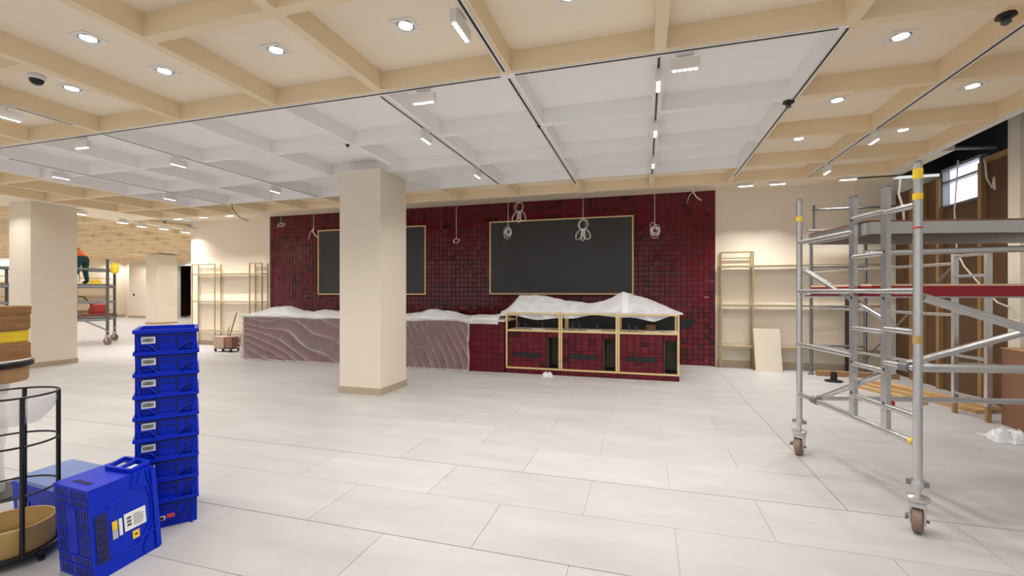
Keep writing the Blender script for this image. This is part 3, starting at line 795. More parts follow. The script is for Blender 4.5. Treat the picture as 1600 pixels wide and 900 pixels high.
def crumple(cx_, cy_, sx, sy, h, seed, nu=26, nv=18):
    def fn(u, v):
        x, y = (u - 0.5) * 2, (v - 0.5) * 2
        r = max(0, 1 - (x * x + y * y)) ** 0.5
        jag = 0.35 + 0.9 * abs(noise.noise(Vector((x * 3.2, y * 3.2, seed)))) + 0.5 * abs(noise.noise(Vector((x * 8, y * 8, seed + 2))))
        rim = 1 + 0.25 * noise.noise(Vector((x * 2, y * 2, seed + 9)))
        return (cx_ + x * sx * rim, cy_ + y * sy * rim, 0.004 + h * r * jag)
    return MB().grid(fn, nu, nv, 0.7)
q = on_z(857, 588)
one('plastic_scrap', crumple(q.x, q.y - 0.06, 0.10, 0.07, 0.11, 1.0), 'sheet_milky', 'small crumpled white plastic scrap at the foot of the brass framed counter', 'debris')
q = on_z(1588, 688)
one('plastic_scrap', crumple(q.x - 0.02, q.y, 0.22, 0.17, 0.13, 5.0), 'sheet_milky', 'crumpled white plastic heap in front of the brown box at right', 'debris')

# ================================================================== HANGING CABLES
def hang(px, ptop, pcoil, style, label, Yd=8.42):
    a = on_y(px, ptop, Yd); b = on_y(px, pcoil, Yd); top = Vector((a.x, Yd, ZW))
    t = thing('hanging_cable', label, 'cable', (a.x, Yd, b.z - 0.15), 0, 'white cables hanging in front of the maroon wall')
    MB().path([top, a, b], 0.004, 6).build('drop', 'cable_white', t)
    m = MB()
    rnd = random.Random(int(px))
    def loop(c_, rx, rz_, tilt, rad=0.0033):
        pts = [(c_[0] + rx * math.cos(k / 18 * 2 * math.pi) * math.cos(tilt) - rz_ * math.sin(k / 18 * 2 * math.pi) * math.sin(tilt), c_[1] + 0.03 * math.sin(k / 9 * math.pi + tilt), c_[2] + rx * math.cos(k / 18 * 2 * math.pi) * math.sin(tilt) + rz_ * math.sin(k / 18 * 2 * math.pi) * math.cos(tilt)) for k in range(18)]
        m.path(pts, rad, 6, closed=True)
    if style == 'ring':
        for k in range(3): loop((b.x, Yd, b.z - 0.03), 0.055 + 0.006 * k, 0.045, rnd.uniform(-.3, .3))
    elif style == 'bow':
        for k in range(3): loop((b.x + rnd.uniform(-.02, .02), Yd, b.z - 0.07), 0.09 - 0.012 * k, 0.10, rnd.uniform(-.2, .2))
        for s_ in (-1, 1):
            for k in range(2): loop((b.x + s_ * 0.06, Yd, b.z - 0.25), 0.05 + 0.02 * k, 0.11, s_ * 0.5)
        for k in range(2): loop((b.x, Yd, b.z - 0.26), 0.03 + 0.01 * k, 0.12, 0)
    elif style == 'knot':
        for k in range(7): loop((b.x + rnd.uniform(-.025, .025), Yd, b.z - 0.08 + rnd.uniform(-.05, .05)), 0.045 + rnd.uniform(0, .03), 0.075 + rnd.uniform(-.02, .03), rnd.uniform(-.9, .9))
    elif style == 'flat':
        for k in range(4): loop((b.x + rnd.uniform(-.05, .05), Yd, b.z - 0.02), 0.085, 0.04, rnd.uniform(-.3, .3))
    else:
        m.path([b, (b.x - 0.02, Yd, b.z - 0.08), (b.x + 0.03, Yd, b.z - 0.16), (b.x + 0.11, Yd, b.z - 0.22)], 0.012, 6)
        m.path([(b.x - 0.01, Yd, b.z - 0.03), (b.x - 0.10, Yd, b.z - 0.12), (b.x - 0.14, Yd, b.z - 0.26)], 0.006, 6)
    m.build('coil', 'cable_white', t)
hang(713, 312, 374, 'ring', 'thin white cable ending in a small ring coil right of the near column')
hang(794, 316, 356, 'knot', 'thin white cable knotted at the top left of the right screen', 8.44)
hang(811, 314, 318, 'bow', 'short white coiled cable right under the soffit above the right screen')
hang(911, 300, 345, 'bow', 'white cable tied into a bow of loops before the right screen')
hang(1023, 297, 353, 'knot', 'white cable in a tight knotted coil right of the right screen')
hang(439, 338, 350, 'flat', 'white cable in a flat coil at the upper left of the maroon wall', 8.6)
hang(490, 335, 356, 'hook', 'white cable with bent ends beside the left screen', 8.6)
hang(1086, 292, 295, 'hook', 'very short white cable end under the soffit at the right end of the tiles', 8.9)
q = on_y(362, 322, 7.18); q.z = ZB
one('hanging_cable', MB().path([(q.x, q.y, ZB), (q.x + 0.03, q.y, ZB - 0.12), (q.x + 0.16, q.y + 0.05, ZB - 0.28), (q.x + 0.34, q.y + 0.1, ZB - 0.36)], 0.008, 6), 'dark_steel', 'dark bent cable hanging from the ceiling above the left shelves', 'cable')

# ================================================================== BRASS SHELVING
def shelving(name, uprights, xa, xb, label, cat='shelving'):
    t = thing(name, label, cat, ((xa + xb) / 2, WALL_Y - 0.1, 0))
    yf, yb_ = WALL_Y - 0.20, WALL_Y - 0.01; r = 0.013
    for (x0, x1) in uprights:
        for x in (x0, x1):
            MB().box(x - r, x + r, yf - r, yf + r, 0, 2.30).build('upright', 'pale_brass', t)
            MB().box(x - r, x + r, yb_ - r, yb_ + r, 0, 2.30).build('upright', 'pale_brass', t)
        MB().box(x0, x1, yf - r, yf + r, 2.28, 2.306).build('top_rail', 'pale_brass', t)
        MB().box(x0, x1, yb_ - r, yb_ + r, 2.18, 2.20).build('top_rail', 'pale_brass', t)
    for z in (2.00, 1.23, 0.42):
        MB().box(xa, xb, yf + r, yb_ + r, z, z + 0.022).build('shelf', 'board_cream', t)
        MB().box(xa, xb, yf - 0.008, yf + r, z - 0.004, z + 0.03).build('shelf_edge', 'pale_brass', t)
    return t
shelving('wall_shelving', [(1.455, 2.03)], 1.42, 4.2, 'brass framed wall shelving on the cream wall right of the maroon tiles')
shelving('wall_shelving', [(-12.44, -11.60), (-10.37, -9.95)], -12.48, -9.93, 'brass framed wall shelving on the cream wall left of the maroon tiles')
# far shelves
t = thing('wall_shelving', 'pale brass shelving on the far wall behind the far scaffold', 'shelving', (-30.8, 16.0, 0))
for y in (13.0, 15.2, 17.4, 18.9):
    MB().box(-30.75, -30.70, y - 0.02, y + 0.02, 0, 2.3).build('upright', 'pale_brass', t)
for z in (1.95, 1.25, 0.42):
    MB().box(-30.98, -30.7, 12.6, 19.1, z, z + 0.07).build('shelf', 'pale_brass', t)
MB().box(-30.75, -30.70, 12.6, 19.1, 2.3, 2.35).build('top_rail', 'pale_brass', t)

# leaning board
t = thing('leaning_board', 'plain cream board leaning against the wall under the right shelving', 'board', (2.33, 9.62, 0))
a0, a1 = on_y(1184, 573, 9.55), on_y(1224, 573, 9.55)
xL, xR = 2.03, 2.49; yb0, yt0 = 9.56, 9.735; hB = 0.80
MB().hexa([(xL, yb0, 0), (xR, yb0, 0), (xR, yb0 + 0.02, 0), (xL, yb0 + 0.02, 0), (xL - 0.01, yt0, hB), (xR - 0.01, yt0, hB), (xR - 0.01, yt0 + 0.02, hB), (xL - 0.01, yt0 + 0.02, hB)]).build('sheet', 'board_cream', t)
MB().hexa([(xL - 0.005, yb0 - 0.004, 0), (xL + 0.008, yb0 - 0.004, 0), (xL + 0.008, yb0, 0), (xL - 0.005, yb0, 0), (xL - 0.015, yt0 - 0.004, hB), (xL - 0.002, yt0 - 0.004, hB), (xL - 0.002, yt0, hB), (xL - 0.015, yt0, hB)]).build('edge_trim', 'baseboard', t)

# mop trolley
q = on_z(354, 549); bx0, by0 = q.x, q.y
t = thing('mop_trolley', 'low tan and brown mop bucket trolley beside the left end of the long counter', 'bucket', (bx0, by0, 0))
def tub(x0, x1, y0, y1, z0, z1, tp=0.03):
    return MB().hexa([(x0 + tp, y0 + tp, z0), (x1 - tp, y0 + tp, z0), (x1 - tp, y1 - tp, z0), (x0 + tp, y1 - tp, z0), (x0, y0, z1), (x1, y0, z1), (x1, y1, z1), (x0, y1, z1)])
tub(bx0 - 0.30, bx0 + 0.06, by0 - 0.14, by0 + 0.16, 0.09, 0.38).build('tub', 'bucket_tan', t)
tub(bx0 + 0.062, bx0 + 0.32, by0 - 0.14, by0 + 0.16, 0.11, 0.38).build('tub', 'bucket_brown', t)
MB().box(bx0 - 0.28, bx0 + 0.30, by0 - 0.12, by0 + 0.14, 0.075, 0.092).build('chassis', 'dark_steel', t)
for dx in (-0.24, 0.0, 0.25):
    for dy in (-0.10, 0.12):
        c_ = MB().box(bx0 + dx - 0.012, bx0 + dx + 0.012, by0 + dy - 0.012, by0 + dy + 0.012, 0.05, 0.078).build('caster', 'dark_steel', t)
        MB().lathe((bx0 + dx, by0 + dy - 0.012, 0.034), [(0.034, 0), (0.034, 0.024)], 14, 'y').build('wheel', 'black_plastic', c_, tuple(t.location))
MB().tube((bx0 + 0.09, by0, 0.36), (bx0 + 0.27, by0 + 0.05, 0.98), 0.013, 8).build('mop_handle', 'brown_box', t)
MB().tube((bx0 - 0.02, by0 + 0.05, 0.36), (bx0 - 0.03, by0 + 0.1, 0.62), 0.010, 8).build('wringer_handle', 'brown_box', t)

# ================================================================== SCAFFOLD TOWERS
def caster(t, x, y, dirv, wheel_r=0.075, zt=0.33, sc=1.0):
    off = tuple(t.location); dv = Vector((dirv[0], dirv[1], 0)).normalized(); sv = Vector((-dv.y, dv.x, 0))
    P = Vector((x, y, 0))
    c_ = MB().lathe((x, y, 0), [(0.052, 2 * wheel_r + 0.035), (0.060, 2 * wheel_r + 0.045), (0.060, 2 * wheel_r + 0.065), (0.03, 2 * wheel_r + 0.075)], 18).build('caster', 'aluminium', t)
    ax = P + Vector((0, 0, wheel_r))
    m = MB()
    for s_ in (-1, 1):
        b0 = ax + sv * 0.036 * s_
        m.bar(b0 - Vector((0, 0, 0.02)), b0 + Vector((0, 0, wheel_r + 0.030)), 0.060, 0.010, up=tuple(sv))
    yz = ax + Vector((0, 0, wheel_r + 0.022))
    m.bar(yz - dv * 0.042, yz + dv * 0.042, 0.082, 0.030)
    m.build('fork', 'aluminium', c_, off)
    # wheel, its axle along sv
    def wl(prof, name, mt):
        n = 22; vs_ = []; fs_ = []
        for (r, h) in prof:
            for k in range(n):
                a = 2 * math.pi * k / n
                vs_.append(ax + sv * h + dv * (r * math.cos(a)) + Vector((0, 0, r * math.sin(a))))
        for i in range(len(prof) - 1):
            for k in range(n): fs_.append((i * n + k, i * n + (k + 1) % n, (i + 1) * n + (k + 1) % n, (i + 1) * n + k))
        fs_.append(tuple(range(n))[::-1]); fs_.append(tuple((len(prof) - 1) * n + k for k in range(n)))
        MB().add(vs_, fs_).build(name, mt, c_, off)
    wl([(wheel_r - 0.010, -0.026), (wheel_r, -0.018), (wheel_r, 0.018), (wheel_r - 0.010, 0.026)], 'tyre', 'wheel_rubber')
    wl([(wheel_r * 0.62, -0.029), (wheel_r * 0.62, 0.029)], 'hub', 'wheel_core')
    MB().bar(ax + dv * 0.03 + Vector((0, 0, 0.03)) - sv * 0.050, ax + dv * 0.085 + Vector((0, 0, wheel_r * 0.35)) - sv * 0.050, 0.012, 0.022).build('brake_lever', 'grey_steel', c_, off)
    MB().tube(ax - sv * 0.056, ax + sv * 0.056, 0.009, 8).build('axle', 'dark_steel', c_, off)
    MB().tube((x, y, 2 * wheel_r + 0.07), (x, y, zt), 0.019, 12).build('spigot', 'aluminium', t)
    MB().lathe((x, y, zt - 0.05), [(0.032, 0), (0.036, 0.008), (0.036, 0.042), (0.032, 0.05)], 14).build('locking_collar', 'aluminium', t)
    MB().bar(P + sv * -0.055 + Vector((0, 0, zt - 0.025)), P + sv * 0.055 + Vector((0, 0, zt - 0.025)), 0.02, 0.03).build('collar_wing', 'grey_steel', t)

S1, S2 = Vector((1.373, 4.751, 0)), Vector((1.640, 3.424, 0))
su = (S2 - S1); SL = su.length; su.normalize(); sv = Vector((-su.y, su.x, 0))   # sv points to the right, away from the frame
if sv.x < 0: sv = -sv
def sp(u, v, z): return S1 + su * u + sv * v + Vector((0, 0, z))
t = thing('scaffold_tower', 'large aluminium scaffold tower on casters in the right foreground', 'scaffold', tuple(S1))
PR = 0.0245
LEN = 2.05
for v in (0.0, LEN):
    for u, zt in ((0.0, 2.35), (SL, 2.31)):
        a, b = sp(u, v, 0.28), sp(u, v, zt)
        po = MB().tube(a, b, PR, 16).build('post', 'aluminium', t)
        MB().tube(sp(u, v, zt - 0.005), sp(u, v, zt + 0.012), PR * 0.82, 12).build('post_cap', 'grey_steel', po, tuple(t.location))
        p_ = sp(u, v, 0); caster(t, p_.x, p_.y, (-0.52, -0.85) if u == 0 else (-0.47, -0.88), 0.078, 0.33)
for (u, za, zb_) in ((SL, 2.21, 2.275), (SL, 2.08, 2.12), (0.0, 2.16, 2.20)):
    MB().tube(sp(u, 0, za), sp(u, 0, zb_), PR + 0.0015, 16).build('tape_band', 'tape_yellow', t)
MB().tube(sp(SL, 0, 1.18), sp(SL, 0, 1.23), PR + 0.001, 16).build('tape_band', 'gold_tray', t)
MB().tube(sp(SL, 0, 1.90), sp(SL, 0, 1.91), PR + 0.001, 16).build('paint_mark', 'red_cap', t)
# position of the two ladder uprights along the frame, from the photograph's x
def u_at(px):
    r = pray(px, 457); d = Vector((r.x, r.y, 0))
    # S1 + su*u = k*d
    det = su.x * (-d.y) - su.y * (-d.x)
    return ((-S1.x) * (-d.y) - (-S1.y) * (-d.x)) / det
UA, UB = u_at(1333.5), u_at(1384)
for v in (0.0, LEN):
    for u in (UA, UB):
        a, b = sp(u, v, 0.55 if u == UA else 0.53), sp(u, v, 2.22)
        up = MB().bar(a, b, 0.055, 0.030, up=tuple(sv)).build('ladder_upright', 'aluminium', t)
        MB().bar(b, b + Vector((0, 0, 0.012)), 0.060, 0.034, up=tuple(sv)).build('upright_cap', 'grey_steel', up, tuple(t.location))
        if v == 0:
            for z in (0.74, 0.97, 1.46, 1.78, 2.05):
                MB().tube(sp(u + 0.0, -0.016, z), sp(u, -0.0145, z), 0.011, 10).build('rung_hole', 'black_plastic', up, tuple(t.location))
    for z in (0.72, 0.96, 1.23, 1.51, 1.77, 2.06):
        MB().tube(sp(UA, v, z), sp(UB, v, z), 0.019, 12).build('rung', 'aluminium', t)
    for z in (0.56, 1.02, 1.51, 1.96):
        MB().tube(sp(0, v, z), sp(UA, v, z), 0.021, 12).build('frame_rail', 'aluminium', t)
    for z in (0.72, 1.02, 1.25, 1.51, 2.05):
        MB().tube(sp(UB, v, z), sp(SL, v, z), 0.021, 12).build('frame_rail', 'aluminium', t)
    MB().tube(sp(0, v, 0.56), sp(SL, v, 0.55), 0.021, 12).build('frame_rail', 'aluminium', t)
MB().tube(sp(SL - 0.055, 0, 0.55), sp(SL - 0.03, 0, 0.55), 0.0225, 12).build('tape_band', 'tape_yellow', t)
MB().box(*[x for x in (sp(UB, 0.03, 0).x - 0.012, sp(UB, 0.03, 0).x + 0.02, sp(UB, 0.03, 0).y - 0.015, sp(UB, 0.03, 0).y + 0.015, 0.715, 0.755)]).build('end_cap', 'red_cap', t)
# long side: ledgers and braces
def ledger(a, b, r, nm='ledger'): MB().tube(a, b, r, 14).build(nm, 'aluminium', t)
ledger(sp(SL - 0.05, 0.02, 1.02), sp(SL, LEN, 1.03), 0.027)
ledger(sp(0.25, 0.02, 0.585), sp(0.25, LEN, 0.585), 0.023)
ledger(sp(0.06, 0.02, 1.47), sp(0.06, LEN, 1.47), 0.018)
ledger(sp(UA + 0.06, 0.04, 1.79), sp(UA + 0.06, LEN, 1.84), 0.024)
ledger(sp(0.06, 0.04, 2.06), sp(0.06, LEN, 2.06), 0.016)
ledger(sp(SL, 0.03, 1.47), sp(SL, LEN, 0.80), 0.027, 'brace')
ledger(sp(UB - 0.15, 0.03, 0.93), sp(UB + 0.1, LEN, 1.62), 0.025, 'brace')
ledger(sp(0.03, 0.035, 1.70), sp(UB, 0.04, 1.29), 0.021, 'brace')
ledger(sp(0.25, 0.035, 0.58), sp(UB, 0.045, 0.965), 0.021, 'brace')
for (u, z) in ((0.25, 0.56), (SL - 0.09, 1.02)):
    MB().tube(sp(u - 0.035, 0.0, z), sp(u + 0.035, 0.0, z), 0.032, 12).build('clamp', 'grey_steel', t)
# decks resting on the rungs
def deck(name, u0, u1, z, wood, edge, label, th=0.07):
    d = thing(name, label, 'platform', tuple(sp((u0 + u1) / 2, LEN / 2, z)), 0, 'scaffold platforms')
    def slab(ua, ub, va, vb, za, zb_): return MB().hexa([sp(ua, va, za), sp(ub, va, za), sp(ub, vb, za), sp(ua, vb, za), sp(ua, va, zb_), sp(ub, va, zb_), sp(ub, vb, zb_), sp(ua, vb, zb_)])
    slab(u0 + 0.012, u1 - 0.012, 0.03, LEN - 0.03, z + th, z + th + 0.015).build('board', wood, d)
    slab(u1 - 0.025, u1, 0.03, LEN - 0.03, z, z + th).build('side_beam', edge, d)
    slab(u0, u0 + 0.025, 0.03, LEN - 0.03, z, z + th).build('side_beam', edge, d)
    slab(u0 + 0.025, u1 - 0.025, 0.03, 0.06, z, z + th).build('end_beam', edge, d)
    return d
deck('scaffold_deck', 0.09, UA + 0.13, 1.93, 'deck_wood', 'aluminium', 'worn wooden scaffold deck with aluminium edges, upper level', 0.085)
deck('scaffold_deck', 0.12, UA + 0.16, 1.472, 'canvas', 'red_board', 'lower scaffold deck with dark red painted edge beams', 0.075)
one('dust_cloth', MB().grid(lambda u, v: tuple(sp(0.16 + 0.45 * v, 0.80 + 0.85 * u, 2.031 + 0.045 * math.sin(math.pi * u) * math.sin(math.pi * v) * (0.7 + abs(wr_(u * 3, v * 3))))), 26, 14), 'canvas', 'beige crumpled cloth lying on the upper scaffold deck', 'cloth')
a = on_x(1480, 310, 3.3)
one('loose_cable', MB().path([sp(0.35, 0.62, 2.45), sp(0.36, 0.60, 2.32), sp(0.38, 0.62, 2.2), sp(0.36, 0.64, 2.10), sp(0.34, 0.70, 2.042)], 0.008, 6), 'cable_white', 'bent white cable standing up from the upper scaffold deck', 'cable')

# second tower behind
t = thing('scaffold_tower', 'grey scaffold tower with narrow ladders behind, in front of the plywood', 'scaffold', (3.4, 8.2, 0))
B1, B2, B3, B4 = Vector((2.92, 9.45, 0)), Vector((3.80, 9.55, 0)), Vector((3.707, 6.943, 0)), Vector((3.80, 6.535, 0))
def leg2(P, zt):
    MB().tube(P + Vector((0, 0, 0.06)), P + Vector((0, 0, zt)), 0.027, 12).build('post', 'grey_steel', t)
    MB().lathe((P.x, P.y, 0), [(0.055, 0), (0.055, 0.02), (0.03, 0.03), (0.03, 0.10)], 14).build('foot', 'grey_steel', t)
leg2(B1, 2.42); leg2(B2, 2.42)
for P in (B3, B4):
    MB().bar(P + Vector((0, 0, 0.18)), P + Vector((0, 0, 2.0)), 0.055, 0.05).build('ladder_upright', 'aluminium', t)
    MB().bar(P, P + Vector((0, 0, 0.18)), 0.045, 0.04).build('foot', 'stud_wood', t)
for z in (0.25, 0.72, 1.24, 1.70, 1.95):
    MB().tube(B3 + Vector((0, 0, z)), B4 + Vector((0, 0, z)), 0.018, 10).build('rung', 'aluminium', t)
for z in (0.53, 1.24, 1.97, 2.40):
    MB().tube(B1 + Vector((0, 0, z)), B2 + Vector((0, 0, z)), 0.02, 10).build('rung', 'grey_steel', t)
for z in (0.55, 1.22, 1.86):
    MB().tube(B1 + Vector((0, 0, z)), B3 + Vector((0, 0, z)), 0.02, 10).build('ledger', 'aluminium', t)
MB().tube(B3 + Vector((0, 0, 0.62)), B4 + Vector((0.6, 0.3, 0.62)), 0.016, 10).build('ledger', 'aluminium', t)
MB().tube(B2 + Vector((0, 0, 0.3)), B3 + Vector((0, 0, 1.85)), 0.016, 8).build('brace', 'grey_steel', t)
gr = MB().tube((2.95, 9.5, 3.02), (4.32, 9.5, 3.02), 0.02, 10)
for x in (2.98, 4.05): gr.tube((x, 9.5, 2.46), (x, 9.5, 3.1), 0.02, 10)
gr.tube((2.95, 9.5, 2.46), (4.32, 9.5, 2.46), 0.02, 10)
gr.build('guard_rail', 'grey_steel', t)
MB().tube(B1 + Vector((0, 0, 2.35)), (2.98, 9.5, 2.5), 0.018, 8).build('rail_bracket', 'grey_steel', t)
one('floor_beam', MB().box(2.98, 4.2, 9.30, 9.42, 0.0, 0.09), 'stud_wood', 'pale timber beam on the floor under the rear scaffold', 'timber')
# planks under it
for k, (x0, y0, x1, y1, w, z, lb) in enumerate([(3.40, 8.70, 4.02, 7.0, 0.18, 0.0, 'pale timber plank on the floor nearest the foreground scaffold'), (3.66, 8.8, 4.26, 7.15, 0.18, 0.0, 'pale timber plank on the floor beside the plywood wall'),
                                               (3.52, 8.62, 4.16, 7.05, 0.16, 0.046, 'timber plank lying on top of the other planks'), (3.22, 8.40, 3.58, 7.30, 0.08, 0.0, 'narrow timber batten in front of the planks')]):
    one('timber_plank', MB().bar((x0, y0, z + 0.0225), (x1, y1, z + 0.0225), w, 0.045), 'plank_wood', lb, 'timber', 'timber planks under the rear scaffold')
one('base_plate', MB().lathe((3.05, 8.80, 0), [(0.13, 0), (0.13, 0.02), (0.05, 0.03), (0.045, 0.16), (0.02, 0.17)], 20), 'rail_black', 'dark round weighted base on the floor by the rear scaffold', 'base')
one('dark_board', MB().box(3.56, 3.62, 9.62, 9.76, 0, 1.62), 'rail_black', 'tall dark board standing behind the rear scaffold', 'board')
tb = thing('brown_carton', 'tall brown carton at the right edge beside the pale partition', 'box', (4.02, 6.32, 0))
MB().box(3.90, 4.135, 6.14, 6.50, 0, 0.86).build('body', 'brown_box', tb)
MB().box(3.895, 4.137, 6.135, 6.505, 0.86, 0.875).build('lid', 'cardboard', tb)
one('loose_cable', MB().path([(4.0, 7.45, 2.05), (4.02, 7.35, 1.85), (4.08, 7.1, 1.55), (4.10, 6.9, 1.38), (4.1, 6.72, 1.33)], 0.010, 6).path([(4.0, 7.45, 2.05), (4.0, 7.5, 2.6), (4.05, 7.52, 3.28)], 0.008, 6), 'cable_white', 'long white cable draped in front of the plywood wall', 'cable')
one('loose_cable', MB().path([(4.33, 7.5, 3.25), (4.30, 7.42, 3.0), (4.32, 7.36, 2.86), (4.31, 7.31, 2.98), (4.30, 7.28, 2.82)], 0.012, 6), 'cable_white', 'tangled cable ends hanging right of the bright window', 'cable')

# ================================================================== FAR SCAFFOLD AND PERSON
A_ = Vector((-14.73, 9.06, 0)); ud = Vector((-1.25, 0.98, 0)).normalized(); vd = Vector((-ud.y, ud.x, 0))
if vd.y > 0: vd = -vd
W_ = 1.45; L_ = 2.3
t = thing('scaffold_tower', 'grey scaffold tower on casters far left, half hidden by the left column', 'scaffold', tuple(A_))
def fp(u, v, z): return A_ + ud * u + vd * v + Vector((0, 0, z))
for u in (0, W_):
    for v in (0, L_):
        zt = 2.45 if u == 0 else 2.25
        MB().tube(fp(u, v, 0.3), fp(u, v, zt), 0.036, 10).build('post', 'dark_steel', t)
        p_ = fp(u, v, 0); caster(t, p_.x, p_.y, (1, 0.3), 0.11, 0.42)
for z in (0.72, 1.22, 1.66, 2.16):
    MB().tube(fp(0, 0, z), fp(W_, 0, z), 0.028, 8).build('frame_rail', 'dark_steel', t)
    MB().tube(fp(0, 0, z), fp(0, L_, z), 0.030, 8).build('ledger', 'grey_steel', t)
    MB().tube(fp(W_, 0, z), fp(W_, L_, z), 0.030, 8).build('ledger', 'grey_steel', t)
    MB().tube(fp(0, L_, z), fp(W_, L_, z), 0.028, 8).build('frame_rail', 'dark_steel', t)
MB().tube(fp(0, 0.55, 0.80), fp(0, 1.3, 1.66), 0.03, 8).build('brace', 'dark_steel', t)
MB().tube(fp(0, 0, 0.42), fp(0, 0.5, 0.72), 0.02, 8).build('brace', 'grey_steel', t)
MB().tube(fp(W_, 0.9, 0.42), fp(W_, 0.9, 2.16), 0.034, 8).build('post', 'dark_steel', t)
dk = thing('scaffold_deck', 'narrow deck of the far scaffold carrying a worker', 'platform', tuple(fp(W_ / 2, L_ / 2, 1.69)))
MB().hexa([fp(0.06, 0, 1.69), fp(W_ - 0.06, 0, 1.69), fp(W_ - 0.06, L_, 1.69), fp(0.06, L_, 1.69), fp(0.06, 0, 1.735), fp(W_ - 0.06, 0, 1.735), fp(W_ - 0.06, L_, 1.735), fp(0.06, L_, 1.735)]).build('board', 'grey_steel', dk)
p_ = fp(0.35, 0.30, 1.735)
one('hard_hat', MB().lathe(tuple(p_), [(0.17, 0), (0.17, 0.015), (0.13, 0.02), (0.12, 0.09), (0.08, 0.14), (0.01, 0.155)], 18), 'tape_yellow', 'yellow hard hat lying on the far scaffold deck', 'helmet')
p_ = fp(0.0, -0.045, 2.15)
hh = thing('work_bag', 'orange yellow bag hung on the far scaffold post', 'bag', tuple(p_))
MB().lathe((p_.x + 0.15, p_.y + 0.03, p_.z), [(0.02, -0.12), (0.09, -0.08), (0.105, 0.02), (0.09, 0.12), (0.03, 0.19)], 14).build('pouch', 'tape_yellow', hh)
MB().tube((p_.x + 0.03, p_.y + 0.04, p_.z + 0.15), (p_.x + 0.14, p_.y + 0.03, p_.z + 0.19), 0.012, 6).build('strap', 'rail_black', hh)

def skin_obj(name, verts, edges, radii, material, parent, root, off, sub=2):
    me = bpy.data.meshes.new(name)
    me.from_pydata([tuple(Vector(v) - Vector(off)) for v in verts], edges, [])
    o = bpy.data.objects.new(name, me); C.objects.link(o); o.parent = parent
    md = o.modifiers.new('skin', 'SKIN')
    sd = me.skin_vertices[0] if me.skin_vertices else None
    if sd is None:
        bpy.context.view_layer.objects.active = o
        me.skin_vertices.new() if hasattr(me.skin_vertices, 'new') else None
        sd = me.skin_vertices[0]
    for i, r in enumerate(radii):
        sd.data[i].radius = (r, r) if not isinstance(r, tuple) else r
        sd.data[i].use_root = (i == root)
    sb = o.modifiers.new('sub', 'SUBSURF'); sb.levels = sub; sb.render_levels = sub
    dg = bpy.context.evaluated_depsgraph_get(); dg.update()
    nm = bpy.data.meshes.new_from_object(o.evaluated_get(dg))
    o.modifiers.clear(); o.data = nm
    nm.materials.clear(); nm.materials.append(MATS[material])
    for p in nm.polygons: p.use_smooth = True
    return o
PERSON_V = 0.62
# the worker stands on the deck, bent forward to the left behind the column
F0 = fp(0.45, PERSON_V, 1.735)
rt = Vector((_c, _s, 0)); fw = Vector((-_s, _c, 0))
def bp(a, b, z): return F0 + rt * a + fw * b + Vector((0, 0, z))
pe = thing('person', 'worker in orange top and dark green trousers bending over on the far scaffold', 'person', tuple(F0))
off = tuple(F0)
V = [bp(0.02, 0, 0.78), bp(-0.12, 0, 0.90), bp(-0.30, 0, 0.98), bp(-0.46, 0, 1.00), bp(-0.56, 0, 0.99), bp(-0.66, 0, 0.97), bp(-0.76, 0, 0.94),
     bp(0.03, -0.10, 0.72), bp(-0.02, -0.12, 0.42), bp(0.03, -0.12, 0.08), bp(-0.10, -0.12, 0.035),
     bp(0.05, 0.10, 0.72), bp(0.00, 0.12, 0.42), bp(0.07, 0.12, 0.08), bp(-0.06, 0.12, 0.035),
     bp(-0.44, -0.19, 0.96), bp(-0.34, -0.24, 0.70), bp(-0.52, -0.22, 0.50), bp(-0.58, -0.21, 0.43),
     bp(-0.44, 0.19, 0.96), bp(-0.34, 0.24, 0.70), bp(-0.52, 0.22, 0.50), bp(-0.58, 0.21, 0.43)]
Eg = [(0, 1), (1, 2), (2, 3), (3, 4), (4, 5), (5, 6), (0, 7), (7, 8), (8, 9), (9, 10), (0, 11), (11, 12), (12, 13), (13, 14), (3, 15), (15, 16), (16, 17), (17, 18), (3, 19), (19, 20), (20, 21), (21, 22)]
Ra = [0.15, 0.145, 0.16, 0.15, 0.06, 0.09, 0.085, 0.105, 0.07, 0.05, 0.04, 0.105, 0.07, 0.05, 0.04, 0.06, 0.046, 0.036, 0.034, 0.06, 0.046, 0.036, 0.034]
body = skin_obj('body', V, Eg, Ra, 'hi_vis', pe, 0, off)
for mn in ('trousers', 'skin', 'shoe', 'rail_black'): body.data.materials.append(MATS[mn])
loc0 = Vector(off)
for p in body.data.polygons:
    w = Vector(p.center)
    a, z = w.dot(rt), w.z
    b = w.dot(fw)
    if a < -0.53 : p.material_index = 2
    elif z < 0.10 and a > -0.3: p.material_index = 3
    elif z < 0.71 and a > -0.2: p.material_index = 1
    elif -0.04 > a > -0.10 or -0.22 > a > -0.28: p.material_index = 4 if z > 0.8 else 0
    elif a > -0.02 and z < 0.80: p.material_index = 1
